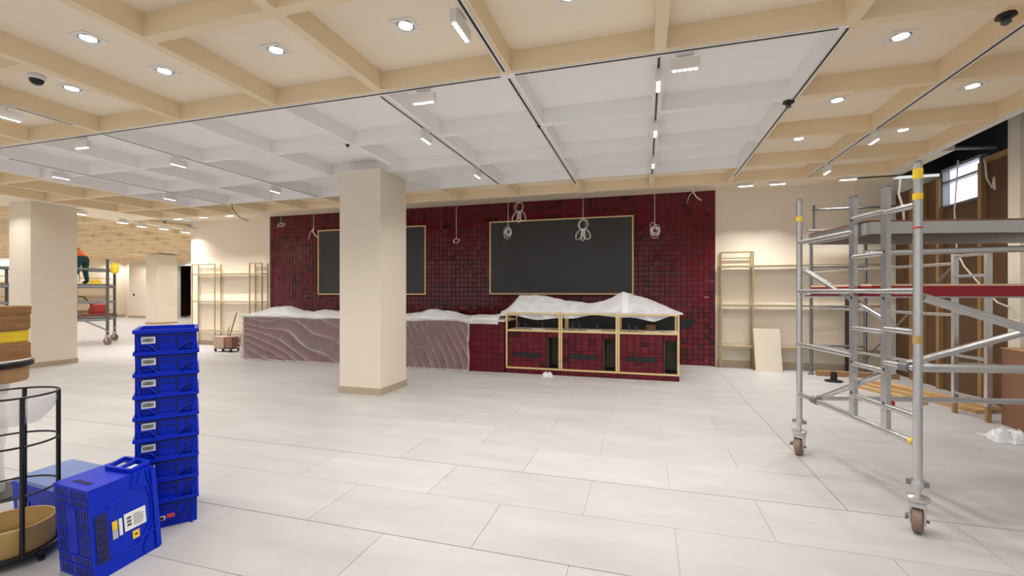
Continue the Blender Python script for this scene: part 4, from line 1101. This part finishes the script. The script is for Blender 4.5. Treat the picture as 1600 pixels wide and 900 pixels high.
# head detail (face turned down and left)
hc = bp(-0.73, 0, 0.955)
MB().lathe((0, 0, 0), [(0.092, 0.0), (0.096, 0.03), (0.08, 0.075), (0.045, 0.10), (0.01, 0.108)], 18).build('hair', 'hair', pe, tuple(-(hc - F0) - Vector((0, 0, 0.01))))
for s_ in (-1, 1):
    e = hc - F0 + fw * (0.035 * s_) + rt * -0.085 + Vector((0, 0, 0.0))
    MB().lathe(tuple(e), [(0.004, -0.008), (0.011, 0.0), (0.004, 0.008)], 8).build('eye', 'ink', pe, (0, 0, 0))
    ea = hc - F0 + fw * (0.092 * s_)
    MB().lathe(tuple(ea), [(0.008, -0.03), (0.018, 0.0), (0.008, 0.03)], 8).build('ear', 'skin', pe, (0, 0, 0))
MB().lathe(tuple(hc - F0 + rt * -0.105 - Vector((0, 0, 0.02))), [(0.012, -0.015), (0.016, 0.0), (0.006, 0.03)], 8).build('nose', 'skin', pe, (0, 0, 0))
MB().bar(hc - F0 + rt * -0.092 + fw * -0.025 - Vector((0, 0, 0.05)), hc - F0 + rt * -0.092 + fw * 0.025 - Vector((0, 0, 0.05)), 0.01, 0.008).build('mouth', 'red_cap', pe, (0, 0, 0))
for s_ in (-1, 1):      # hands: palm and five separate fingers
    w0 = bp(-0.58, 0.215 * s_, 0.43)
    pal = w0 + rt * -0.05 - Vector((0, 0, 0.05))
    vv = [w0, pal]; ee = [(0, 1)]; rr = [0.026, 0.034]
    for k, ln in enumerate((0.065, 0.075, 0.070, 0.055)):
        b0 = pal + fw * (0.024 * (k - 1.5)) + rt * -0.02 - Vector((0, 0, 0.03)); n0 = len(vv)
        vv += [b0, b0 + rt * -ln * 0.4 - Vector((0, 0, ln * 0.5)), b0 + rt * -ln * 0.35 - Vector((0, 0, ln * 0.95))]
        ee += [(1, n0), (n0, n0 + 1), (n0 + 1, n0 + 2)]; rr += [0.010, 0.009, 0.008]
    n0 = len(vv); b0 = (w0 + pal) / 2 + fw * (-0.03 * s_)
    vv += [b0, b0 + fw * (-0.02 * s_) + rt * -0.02 - Vector((0, 0, 0.04)), b0 + fw * (-0.02 * s_) + rt * -0.035 - Vector((0, 0, 0.065))]
    ee += [(0, n0), (n0, n0 + 1), (n0 + 1, n0 + 2)]; rr += [0.012, 0.010, 0.008]
    skin_obj('hand', vv, ee, rr, 'skin', pe, 0, off, 1)
# tool bucket by the worker's feet
q_ = fp(0.16, 0.74, 1.735)
tb = thing('tool_bag', 'small white and grey tool bag at the worker feet on the far scaffold', 'bag', tuple(q_))
MB().lathe(tuple(q_), [(0.10, 0), (0.13, 0.10), (0.12, 0.26), (0.09, 0.30)], 14).build('sack', 'paper_white', tb)
MB().ring((q_.x, q_.y, q_.z + 0.30), 0.085, 0.015, 16, 6).build('rim', 'rail_black', tb)

# red machine and items far away
q = on_z(199, 495); q = Vector((-30.2, 19.2, 0))
q = Vector((-29.8, 17.9, 0))
t = thing('red_machine', 'low red floor machine standing at the far wall', 'machine', tuple(q))
MB().box(q.x - 0.5, q.x + 0.5, q.y - 0.9, q.y + 0.6, 0.06, 0.3).build('base', 'deck_wood', t)
MB().lathe((q.x, q.y, 0.3), [(0.42, 0), (0.45, 0.2), (0.36, 0.5), (0.12, 0.66)], 16).build('hood', 'machine_red', t)
MB().path([(q.x, q.y - 0.3, 0.7), (q.x, q.y - 0.7, 1.25), (q.x, q.y - 0.95, 1.3)], 0.035, 6).build('handle', 'rail_black', t)
for dx in (-0.35, 0.35):
    for dy in (-0.7, 0.4):
        MB().lathe((q.x + dx, q.y + dy, 0.08), [(0.08, -0.03), (0.08, 0.03)], 12, 'x').build('wheel', 'rail_black', t)
q = on_z(291, 497)
t = thing('light_stand', 'thin pole stand with an orange lamp in the far doorway', 'stand', (-26.0, 20.6, 0))
MB().tube((-26.0, 20.6, 0.1), (-26.0, 20.6, 2.35), 0.035, 8).build('pole', 'pale_brass', t)
for k in range(3):
    a = k * 2 * math.pi / 3
    MB().tube((-26.0, 20.6, 0.3), (-26.0 + 0.42 * math.cos(a), 20.6 + 0.3 * math.sin(a), 0.02), 0.03, 6).build('leg', 'plank_wood', t)
MB().lathe((-26.0, 20.6, 1.95), [(0.05, 0.16), (0.22, 0.02), (0.22, 0.0), (0.06, -0.05)], 14).build('lamp_head', 'hi_vis', t)
for z in (1.95, 1.25, 0.75): MB().tube((-26.6, 20.9, z), (-26.0, 20.6, z), 0.02, 6).build('arm', 'pale_brass', t)
t = thing('sack_pile', 'grey and yellow bags leaning in the far doorway', 'bag', (-25.3, 21.2, 0))
MB().lathe((-25.45, 21.25, 0.0), [(0.16, 0.0), (0.22, 0.3), (0.2, 0.8), (0.1, 1.02)], 14).build('grey_sack', 'bag_grey', t)
MB().lathe((-25.12, 21.05, 0.0), [(0.18, 0.0), (0.24, 0.3), (0.22, 0.85), (0.1, 1.08)], 14).build('yellow_sack', 'bag_yellow', t)
q = on_z(4, 500)
t = thing('pole_stand', 'dark slim pole stand behind the kraft paper bundle at the left edge', 'stand', (-14.6, 6.35, 0))
MB().tube((-14.6, 6.35, 0.02), (-14.6, 6.35, 2.05), 0.022, 8).build('pole', 'deck_wood', t)
MB().lathe((-14.6, 6.35, 0), [(0.2, 0), (0.2, 0.02), (0.05, 0.04)], 16).build('base', 'rail_black', t)
MB().box(-14.66, -14.54, 6.29, 6.41, 2.0, 2.18).build('head', 'rail_black', t)

# ================================================================== BLUE CRATES
def crate_parts(t, w, d, h, labelled):
    """local space: front face on y = 0, x centred, going back to +y; base at z = 0"""
    tp = 0.022; th = 0.012; off = (0, 0, 0)
    x0, x1 = -w / 2, w / 2
    m = MB()
    m.hexa([(x0 + tp, tp, 0), (x1 - tp, tp, 0), (x1 - tp, d - tp, 0), (x0 + tp, d - tp, 0), (x0 + tp, tp, 0.01), (x1 - tp, tp, 0.01), (x1 - tp, d - tp, 0.01), (x0 + tp, d - tp, 0.01)])
    def wall(a, b, nrm):
        a0, b0 = Vector(a), Vector(b); n_ = Vector(nrm)
        lo = lambda p: p + n_ * tp
        m.hexa([lo(a0), lo(b0), lo(b0) + n_ * th, lo(a0) + n_ * th, a0 + Vector((0, 0, h)), b0 + Vector((0, 0, h)), b0 + n_ * th + Vector((0, 0, h)), a0 + n_ * th + Vector((0, 0, h))])
    wall((x0, 0, 0), (x1, 0, 0), (0, 1, 0)); wall((x1, d, 0), (x0, d, 0), (0, -1, 0)); wall((x0, d, 0), (x0, 0, 0), (1, 0, 0)); wall((x1, 0, 0), (x1, d, 0), (-1, 0, 0))
    m.build('shell', 'blue_plastic', t, off)
    r = MB(); e = 0.010
    for (a, b, c_, dd) in ((x0 - e, x1 + e, -e, 0.012), (x0 - e, x1 + e, d - 0.012, d + e), (x0 - e, x0 + 0.012, 0.012, d - 0.012), (x1 - 0.012, x1 + e, 0.012, d - 0.012)):
        r.box(a, b, c_, dd, h - 0.022, h)
    r.build('rim', 'blue_plastic', t, off)
    yy = lambda z: tp * (1 - z / h)
    r2 = MB()
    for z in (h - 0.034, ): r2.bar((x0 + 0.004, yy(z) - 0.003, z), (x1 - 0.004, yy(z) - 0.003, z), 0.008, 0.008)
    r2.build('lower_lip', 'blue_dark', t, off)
    pts = [(-0.5, 0.50), (-0.30, 0.50), (-0.17, 0.26), (0.20, 0.28), (0.36, 0.54), (0.5, 0.56)]
    MB().path([(p[0] * (w - 0.02), yy(p[1] * h) - 0.004, p[1] * h) for p in pts], 0.0065, 6).build('lid_edge', 'blue_plastic', t, off)
    MB().path([(p[0] * (w - 0.02), yy(p[1] * h) - 0.001, p[1] * h - 0.010) for p in pts], 0.004, 6).build('lid_shade_line', 'blue_dark', t, off)  # dark blue line drawn in for the shade below the lid edge
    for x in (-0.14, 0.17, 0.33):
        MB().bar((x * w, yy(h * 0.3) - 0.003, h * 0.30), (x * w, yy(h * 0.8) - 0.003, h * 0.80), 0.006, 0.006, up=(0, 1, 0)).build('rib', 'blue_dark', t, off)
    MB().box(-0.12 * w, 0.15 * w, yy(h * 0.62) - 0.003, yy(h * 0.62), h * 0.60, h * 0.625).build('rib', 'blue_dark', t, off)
    if labelled:
        lw = 0.22 * w; lx = -0.40 * w; z0 = 0.54 * h; z1 = 0.77 * h; y = yy(h * 0.66) - 0.004
        lb = MB().hexa([(lx, y + 0.001, z0), (lx + lw, y + 0.001, z0), (lx + lw, y + 0.003, z0), (lx, y + 0.003, z0), (lx, y - 0.001, z1), (lx + lw, y - 0.001, z1), (lx + lw, y + 0.001, z1), (lx, y + 0.001, z1)]).build('barcode_label', 'paper_white', t, off)
        b = MB(); rnd = random.Random(3)
        x = lx + 0.1 * lw
        while x < lx + 0.88 * lw:
            ww = rnd.uniform(0.001, 0.003); b.box(x, x + ww, y - 0.0025, y, z0 + 0.010, z1 - 0.009); x += ww + rnd.uniform(0.002, 0.004)
        b.build('bars', 'ink', lb, off)
sa, sb_ = Vector((-3.023, 1.993, 0)), Vector((-2.815, 2.257, 0))
cw_ = (sb_ - sa).length; ang = math.atan2(sb_.y - sa.y, sb_.x - sa.x); mid = (sa + sb_) / 2
back = Vector((-math.sin(ang), math.cos(ang), 0))
CH, PITCH, N = 0.185, 0.135, 9
w_c = cw_ - 0.02
proto_c = thing('blue_crate', 'x', 'crate', (mid.x, mid.y, 0), ang, 'blue crates in the tall stack')
crate_parts(proto_c, w_c, 0.46, CH, True)
names_c = ['topmost blue crate of the tall stack', 'second blue crate from the top of the tall stack', 'third blue crate from the top of the tall stack', 'fourth blue crate from the top of the tall stack', 'fifth blue crate from the top of the tall stack, in its middle', 'fourth blue crate from the floor in the tall stack', 'third blue crate from the floor in the tall stack', 'second blue crate from the floor in the tall stack', 'bottom blue crate of the tall stack with white and red labels']
for k in range(N):
    z = (N - 1 - k) * PITCH
    jit = random.uniform(-0.003, 0.003)
    L_c = (mid.x + jit, mid.y, z)
    if k == N - 1: o = proto_c; o.location = L_c
    else: o = dup(proto_c, L_c, ang)
    tag(o, names_c[k], 'crate', 'blue crates in the tall stack')
# bottom crate: own labels
yl = 0.012
lb = MB().box(-0.30 * w_c, -0.02 * w_c, yl - 0.004, yl - 0.001, 0.045, 0.078).build('shipping_label', 'paper_white', proto_c, (0, 0, 0))
MB().box(-0.27 * w_c, -0.17 * w_c, yl - 0.006, yl - 0.004, 0.058, 0.070).box(-0.14 * w_c, -0.05 * w_c, yl - 0.006, yl - 0.004, 0.056, 0.072).build('print', 'ink', lb, (0, 0, 0))
MB().box(0.0, 0.13 * w_c, yl - 0.004, yl - 0.001, 0.060, 0.085).build('red_label', 'label_red', proto_c, (0, 0, 0))
# white scuffs on the second crate are stickers
# ---- the crate standing on its end
A0, B0, C0 = Vector((-3.02, 1.636, 0)), Vector((-2.715, 1.615, 0)), Vector((-2.752, 1.964, 0))
D0 = A0 + (C0 - B0); HT = 0.475
lean = Vector((_c, _s, 0)) * -0.040
def qd(a, b, z, out=0.0):
    """point: a along A->B (0..1), b along B->C (0..1), height fraction z; out pushes away from the box centre"""
    p = A0 + (B0 - A0) * a + (C0 - B0) * b + Vector((0, 0, HT * z)) + lean * z
    return p
nl = (B0 - A0).normalized(); nl = Vector((nl.y, -nl.x, 0))      # outward of the vented face
nf = (C0 - B0).normalized(); nf = Vector((nf.y, -nf.x, 0))      # outward of the labelled face
t = thing('blue_crate', 'blue crate standing on end in front of the stack with white and yellow labels', 'crate', tuple((A0 + C0) / 2))
MB().hexa([qd(0, 0, 0), qd(1, 0, 0), qd(1, 1, 0), qd(0, 1, 0), qd(0, 0, 1), qd(1, 0, 1), qd(1, 1, 1), qd(0, 1, 1)]).build('shell', 'blue_plastic', t)
def onl(a, z, o=0.0): return qd(a, 0, z) + nl * o
def onf(b, z, o=0.0): return qd(1, b, z) + nf * o
def ont(a, b, o=0.0): return qd(a, b, 1) + Vector((0, 0, o))
def patch(fn, a0, a1, z0, z1, o0, o1): return MB().hexa([fn(a0, z0, o0), fn(a1, z0, o0), fn(a1, z0, o1), fn(a0, z0, o1), fn(a0, z1, o0), fn(a1, z1, o0), fn(a1, z1, o1), fn(a0, z1, o1)])
# vented base: ribs and slots
m = MB()
for (z0, z1) in ((0.03, 0.13), (0.16, 0.235), (0.80, 0.865), (0.885, 0.965)):
    for k in range(11):
        if k in (4,): continue
        a = 0.08 + k * 0.082; m2 = patch(onl, a, a + 0.042, z0, z1, -0.002, 0.0015); m.add(m2.v, m2.f)
for (z0, z1) in ((0.26, 0.38), (0.40, 0.50), (0.53, 0.64), (0.66, 0.77)):
    for k in (0, 1, 2, 7, 8, 9, 10):
        a = 0.08 + k * 0.082; m2 = patch(onl, a, a + 0.042, z0, z1, -0.002, 0.0015); m.add(m2.v, m2.f)
tag(m.build('vent_slots', 'blue_dark', t), kind='stuff')
for z in (0.145, 0.25, 0.515, 0.785, 0.875):
    patch(onl, 0.02, 0.98, z - 0.008, z + 0.008, 0, 0.004).build('rib', 'blue_plastic', t)
patch(onl, 0.36, 0.62, 0.27, 0.76, 0, 0.003).build('centre_panel', 'blue_plastic', t)
# labelled side
patch(onf, 0.05, 0.22, 0.17, 0.70, 0, 0.003).build('grip_panel', 'blue_dark', t)
for k in range(6): patch(onf, 0.08, 0.19, 0.20 + k * 0.085, 0.215 + k * 0.085, 0.003, 0.006).build('grip_slot', 'rail_black', t)
for (pts) in ([(0.24, 0.74), (0.62, 0.80), (0.84, 0.80), (0.90, 0.66), (0.90, 0.40), (0.70, 0.20), (0.62, 0.16)], [(0.66, 0.98), (0.60, 0.84), (0.36, 0.74)], [(0.86, 0.99), (0.93, 0.74), (0.95, 0.36), (0.74, 0.12), (0.74, 0.02)], [(0.24, 0.16), (0.62, 0.16)], [(0.78, 0.99), (0.70, 0.86)], [(0.66, 0.22), (0.95, 0.25)]):
    MB().path([onf(p[0], p[1], 0.003) for p in pts], 0.005, 6).build('moulded_ridge', 'blue_plastic', t)
patch(onf, 0.93, 1.01, 0.02, 0.98, 0, 0.010).build('rim', 'blue_plastic', t)
lab = patch(onf, 0.46, 0.80, 0.38, 0.58, 0.003, 0.0045).build('address_label', 'paper_white', t)
m = MB(); rnd = random.Random(5)
for i in range(5):
    for j in range(3):
        a = 0.50 + i * 0.014; z = 0.43 + j * 0.04
        m2 = patch(onf, a, a + 0.010, z, z + 0.026, 0.0046, 0.0052); m.add(m2.v, m2.f)
for k in range(7):
    m2 = patch(onf, 0.60, 0.60 + rnd.uniform(0.10, 0.17), 0.415 + k * 0.02, 0.421 + k * 0.02, 0.0046, 0.0052); m.add(m2.v, m2.f)
m.build('label_print', 'ink', lab)
patch(onf, 0.28, 0.36, 0.46, 0.56, 0.003, 0.0045).build('yellow_sticker', 'label_yellow', t)
patch(onf, 0.28, 0.36, 0.36, 0.455, 0.003, 0.0045).build('grey_sticker', 'bag_grey', t)
patch(onf, 0.38, 0.43, 0.37, 0.56, 0.003, 0.0045).build('white_sticker', 'paper_white', t)
ys_ = patch(onf, 0.57, 0.68, 0.255, 0.345, 0.003, 0.0045).build('yellow_sticker', 'label_yellow', t)
m2 = patch(onf, 0.605, 0.645, 0.29, 0.31, 0.0046, 0.0052); m2.build('print', 'ink', ys_)
# top: handle frame and embossed strip
fr = MB()
P4 = [ont(0.30, 0.62, 0.012), ont(0.92, 0.66, 0.012), ont(0.86, 1.0, 0.016), ont(0.18, 0.98, 0.016)]
for i in range(4): fr.bar(P4[i], P4[(i + 1) % 4], 0.016, 0.02)
fr.bar((P4[0] + P4[1]) / 2, (P4[2] + P4[3]) / 2, 0.014, 0.018)
fr.build('handle_frame', 'blue_plastic', t)
MB().hexa([ont(0.34, 0.74, 0.001), ont(0.56, 0.75, 0.001), ont(0.54, 0.92, 0.001), ont(0.28, 0.9, 0.001), ont(0.34, 0.74, 0.004), ont(0.56, 0.75, 0.004), ont(0.54, 0.92, 0.004), ont(0.28, 0.9, 0.004)]).build('grey_plate', 'bag_grey', t)
MB().hexa([ont(0.62, 0.76, 0.001), ont(0.84, 0.78, 0.001), ont(0.82, 0.93, 0.001), ont(0.60, 0.92, 0.001), ont(0.62, 0.76, 0.004), ont(0.84, 0.78, 0.004), ont(0.82, 0.93, 0.004), ont(0.60, 0.92, 0.004)]).build('white_plate', 'paper_white', t)
m = MB()
for k in range(8):
    a = 0.28 + k * 0.06; m.hexa([ont(a, 0.13, 0.0005), ont(a + 0.035, 0.13, 0.0005), ont(a + 0.035, 0.21, 0.0005), ont(a, 0.21, 0.0005), ont(a, 0.13, 0.003), ont(a + 0.035, 0.13, 0.003), ont(a + 0.035, 0.21, 0.003), ont(a, 0.21, 0.003)])
m.build('embossing', 'blue_dark', t)
# ---- low closed crate behind
K = [Vector((-3.50, 1.875, 0)), Vector((-4.02, 1.915, 0)), Vector((-4.06, 2.27, 0)), Vector((-3.54, 2.24, 0))]
cK = sum(K, Vector()) / 4
t = thing('blue_crate', 'closed blue crate with pale scuffed lid behind the round wire stand', 'crate', tuple(cK))
def ks(p, f, z): return cK + (p - cK) * f + Vector((0, 0, z))
MB().hexa([ks(K[1], .93, 0), ks(K[0], .93, 0), ks(K[3], .93, 0), ks(K[2], .93, 0), ks(K[1], .98, .24), ks(K[0], .98, .24), ks(K[3], .98, .24), ks(K[2], .98, .24)]).build('shell', 'blue_plastic', t)
MB().hexa([ks(K[1], 1.0, .23), ks(K[0], 1.0, .23), ks(K[3], 1.0, .23), ks(K[2], 1.0, .23), ks(K[1], 1.0, .252), ks(K[0], 1.0, .252), ks(K[3], 1.0, .252), ks(K[2], 1.0, .252)]).build('rim', 'blue_plastic', t)
for (a, b, c_, d) in ((1, 0, .5, .5), (2, 3, .5, .5)):
    pass
mA, mB_ = (K[0] + K[3]) / 2, (K[1] + K[2]) / 2
kA, kB = (K[0] + K[1]) / 2, (K[2] + K[3]) / 2
for (p0, p1, p2, p3) in ((K[1], kA, kB, K[2]), (kA, K[0], K[3], kB)):
    MB().hexa([ks(p0, .97, .252), ks(p1, .97, .252), ks(p2, .97, .252), ks(p3, .97, .252), ks(p0, .95, .275), ks(p1, .95, .275), ks(p2, .95, .275), ks(p3, .95, .275)]).build('lid_flap', 'blue_lid', t)
e1 = (K[1] - K[0]).normalized(); e1n = Vector((e1.y, -e1.x, 0))
if e1n.y > 0: e1n = -e1n
for (pa, pb, n_) in ((K[0], K[1], None), (K[3], K[0], None)):
    pts = [(0, .13), (.2, .13), (.35, .05), (.65, .05), (.8, .14), (1, .14)]
    MB().path([ks(pa + (pb - pa) * q[0], 0.975, q[1]) for q in pts], 0.006, 6).build('moulded_ridge', 'blue_plastic', t)
MB().bar(ks(K[0] + (K[1] - K[0]) * 0.62, .985, .12), ks(K[0] + (K[1] - K[0]) * 0.85, .985, .12), 0.004, 0.05).build('scuffed_label', 'bag_grey', t)

# ================================================================== ROUND WIRE STAND (left edge)
cx_, cy_ = -3.455, 1.639; rr_ = 0.2
t = thing('wire_stand', 'round black wire stand on casters with a gold drum tray at the left edge', 'stand', (cx_, cy_, 0))
zr = [0.923, 0.655, 0.383]
for z in zr: MB().ring((cx_, cy_, z), rr_, 0.006, 48, 8).build('hoop', 'black_plastic', t)
for k in range(5):
    a = R(16.45) + R([-28, 40, 120, 190, 262][k])
    MB().tube((cx_ + rr_ * 0.985 * math.cos(a), cy_ + rr_ * 0.985 * math.sin(a), 0.06), (cx_ + rr_ * 0.985 * math.cos(a), cy_ + rr_ * 0.985 * math.sin(a), 0.925), 0.011, 10).build('rod', 'black_plastic', t)
MB().lathe((cx_, cy_, 0), [(0.188, 0.065), (0.19, 0.07), (0.19, 0.205), (0.182, 0.205), (0.18, 0.085), (0.01, 0.083)], 40).build('gold_tray', 'gold_tray', t)
MB().lathe((cx_, cy_, 0), [(0.205, 0.045), (0.212, 0.05), (0.212, 0.062), (0.205, 0.066)], 40).build('base_plate', 'black_plastic', t)
MB().lathe((cx_, cy_, 0), [(0.15, 0.084), (0.15, 0.092), (0.10, 0.094)], 24).build('paper_liner', 'paper_white', t)
for k in range(5):
    a = R(16.45) + R(-8 + 72 * k); x, y = cx_ + 0.213 * math.cos(a), cy_ + 0.213 * math.sin(a)
    c_ = MB().lathe((x, y, 0), [(0.012, 0.036), (0.014, 0.05), (0.010, 0.055)], 10).build('caster', 'black_plastic', t)
    MB().lathe((x, y - 0.008, 0.021), [(0.021, 0), (0.021, 0.016)], 14, 'y').build('wheel', 'black_plastic', c_, (cx_, cy_, 0))
# soft basket sling near the top hoop
MB().grid(lambda u, v: (cx_ + rr_ * (0.98 - 0.35 * v * v) * math.cos(2 * math.pi * u), cy_ + rr_ * (0.98 - 0.35 * v * v) * math.sin(2 * math.pi * u), 0.900 - 0.14 * v), 40, 8).build('clear_basket', 'bag_film', t)

# pedestal behind with parcel
px_, py_ = -4.64, 2.07
t = thing('pedestal_table', 'round black rimmed pedestal top wrapped in plastic at the left edge', 'table', (px_, py_, 0))
MB().lathe((px_, py_, 0), [(0.235, 0.945), (0.25, 0.955), (0.25, 0.985), (0.24, 0.995)], 40).build('rim', 'black_plastic', t)
MB().lathe((px_, py_, 0), [(0.238, 0.990), (0.23, 0.998), (0.01, 0.999)], 40).build('table_top', 'paper_white', t)
MB().lathe((px_, py_, 0), [(0.215, 0.84), (0.22, 0.85), (0.225, 0.945)], 40).build('cardboard_drum', 'cardboard', t)
MB().lathe((px_, py_, 0), [(0.10, 0.02), (0.09, 0.3), (0.115, 0.5), (0.095, 0.68), (0.13, 0.84)], 18).build('wrapped_stem', 'bag_film', t)
MB().lathe((px_, py_, 0), [(0.05, 0.02), (0.05, 0.84)], 18).build('stem', 'cardboard', t)
MB().lathe((px_, py_, 0), [(0.24, 0), (0.24, 0.02), (0.06, 0.03)], 28).build('base', 'black_plastic', t)
# label on the drum
def drum(a, z, r=0.227): return (px_ + r * math.cos(a), py_ + r * math.sin(a), z)
am = math.atan2(-py_, -px_)
lbl = MB().grid(lambda u, v: drum(am - 0.15 + 0.45 * u, 0.862 + 0.07 * v, 0.2285), 8, 1).build('printed_label', 'paper_white', t)
m = MB()
for k in range(4): m.grid(lambda u, v: drum(am - 0.05 + 0.25 * u, 0.876 + 0.013 * k + 0.005 * v, 0.2295), 6, 1)
m.build('print', 'ink', lbl)
t = thing('paper_parcel', 'kraft paper bundle with yellow band and white sheet on the pedestal top', 'parcel', (px_ + 0.02, py_, 1.0))
X0, Y0 = px_ + 0.0, py_
def lump(z0, z1, r, seed):
    m = MB()
    def fn(u, v):
        a = 2 * math.pi * u; sq = 1 / max(abs(math.cos(a)), abs(math.sin(a))) ** 0.75
        n_ = 1 + 0.05 * noise.noise(Vector((math.cos(a) * 2, math.sin(a) * 2, v * 3 + seed)))
        e = 1 - 0.045 * (2 * v - 1) ** 8
        return (X0 + r * sq * n_ * e * math.cos(a + 0.28), Y0 + r * sq * n_ * e * math.sin(a + 0.28), z0 + (z1 - z0) * v)
    m.grid(fn, 40, 10)
    top = [fn(k / 40, 1) for k in range(40)]; m.add(top, [tuple(range(40))])
    return m
lump(1.000, 1.125, 0.178, 1).build('lower_bundle', 'kraft', t)
lump(1.125, 1.215, 0.170, 2).build('yellow_band', 'tape_yellow', t)
lump(1.215, 1.33, 0.176, 3).build('upper_bundle', 'kraft', t)
lump(1.325, 1.40, 0.179, 4).build('folded_top', 'kraft', t)
pv = Vector((-X0, -Y0, 0)).normalized(); pr = Vector((-pv.y, pv.x, 0))
ctr = Vector((X0, Y0, 0)) + pv * 0.214
MB().bar(ctr + pr * -0.02 + Vector((0, 0, 1.13)), ctr + pr * -0.02 + Vector((0, 0, 1.31)), 0.14, 0.003, up=tuple(pv)).build('white_sheet', 'paper_white', t)
hs = Vector((px_, py_, 1.0)) + pv * 0.228
one('black_handset', MB().path([tuple(hs - pr * 0.06 + Vector((0, 0, 0.014))), tuple(hs - pr * 0.03 + Vector((0, 0, 0.036))), tuple(hs + pr * 0.01 + Vector((0, 0, 0.03))), tuple(hs + pr * 0.04 + Vector((0, 0, 0.013)))], [0.012, 0.015, 0.014, 0.011], 8), 'black_plastic', 'small black handset on the round pedestal rim below the parcel', 'tool')
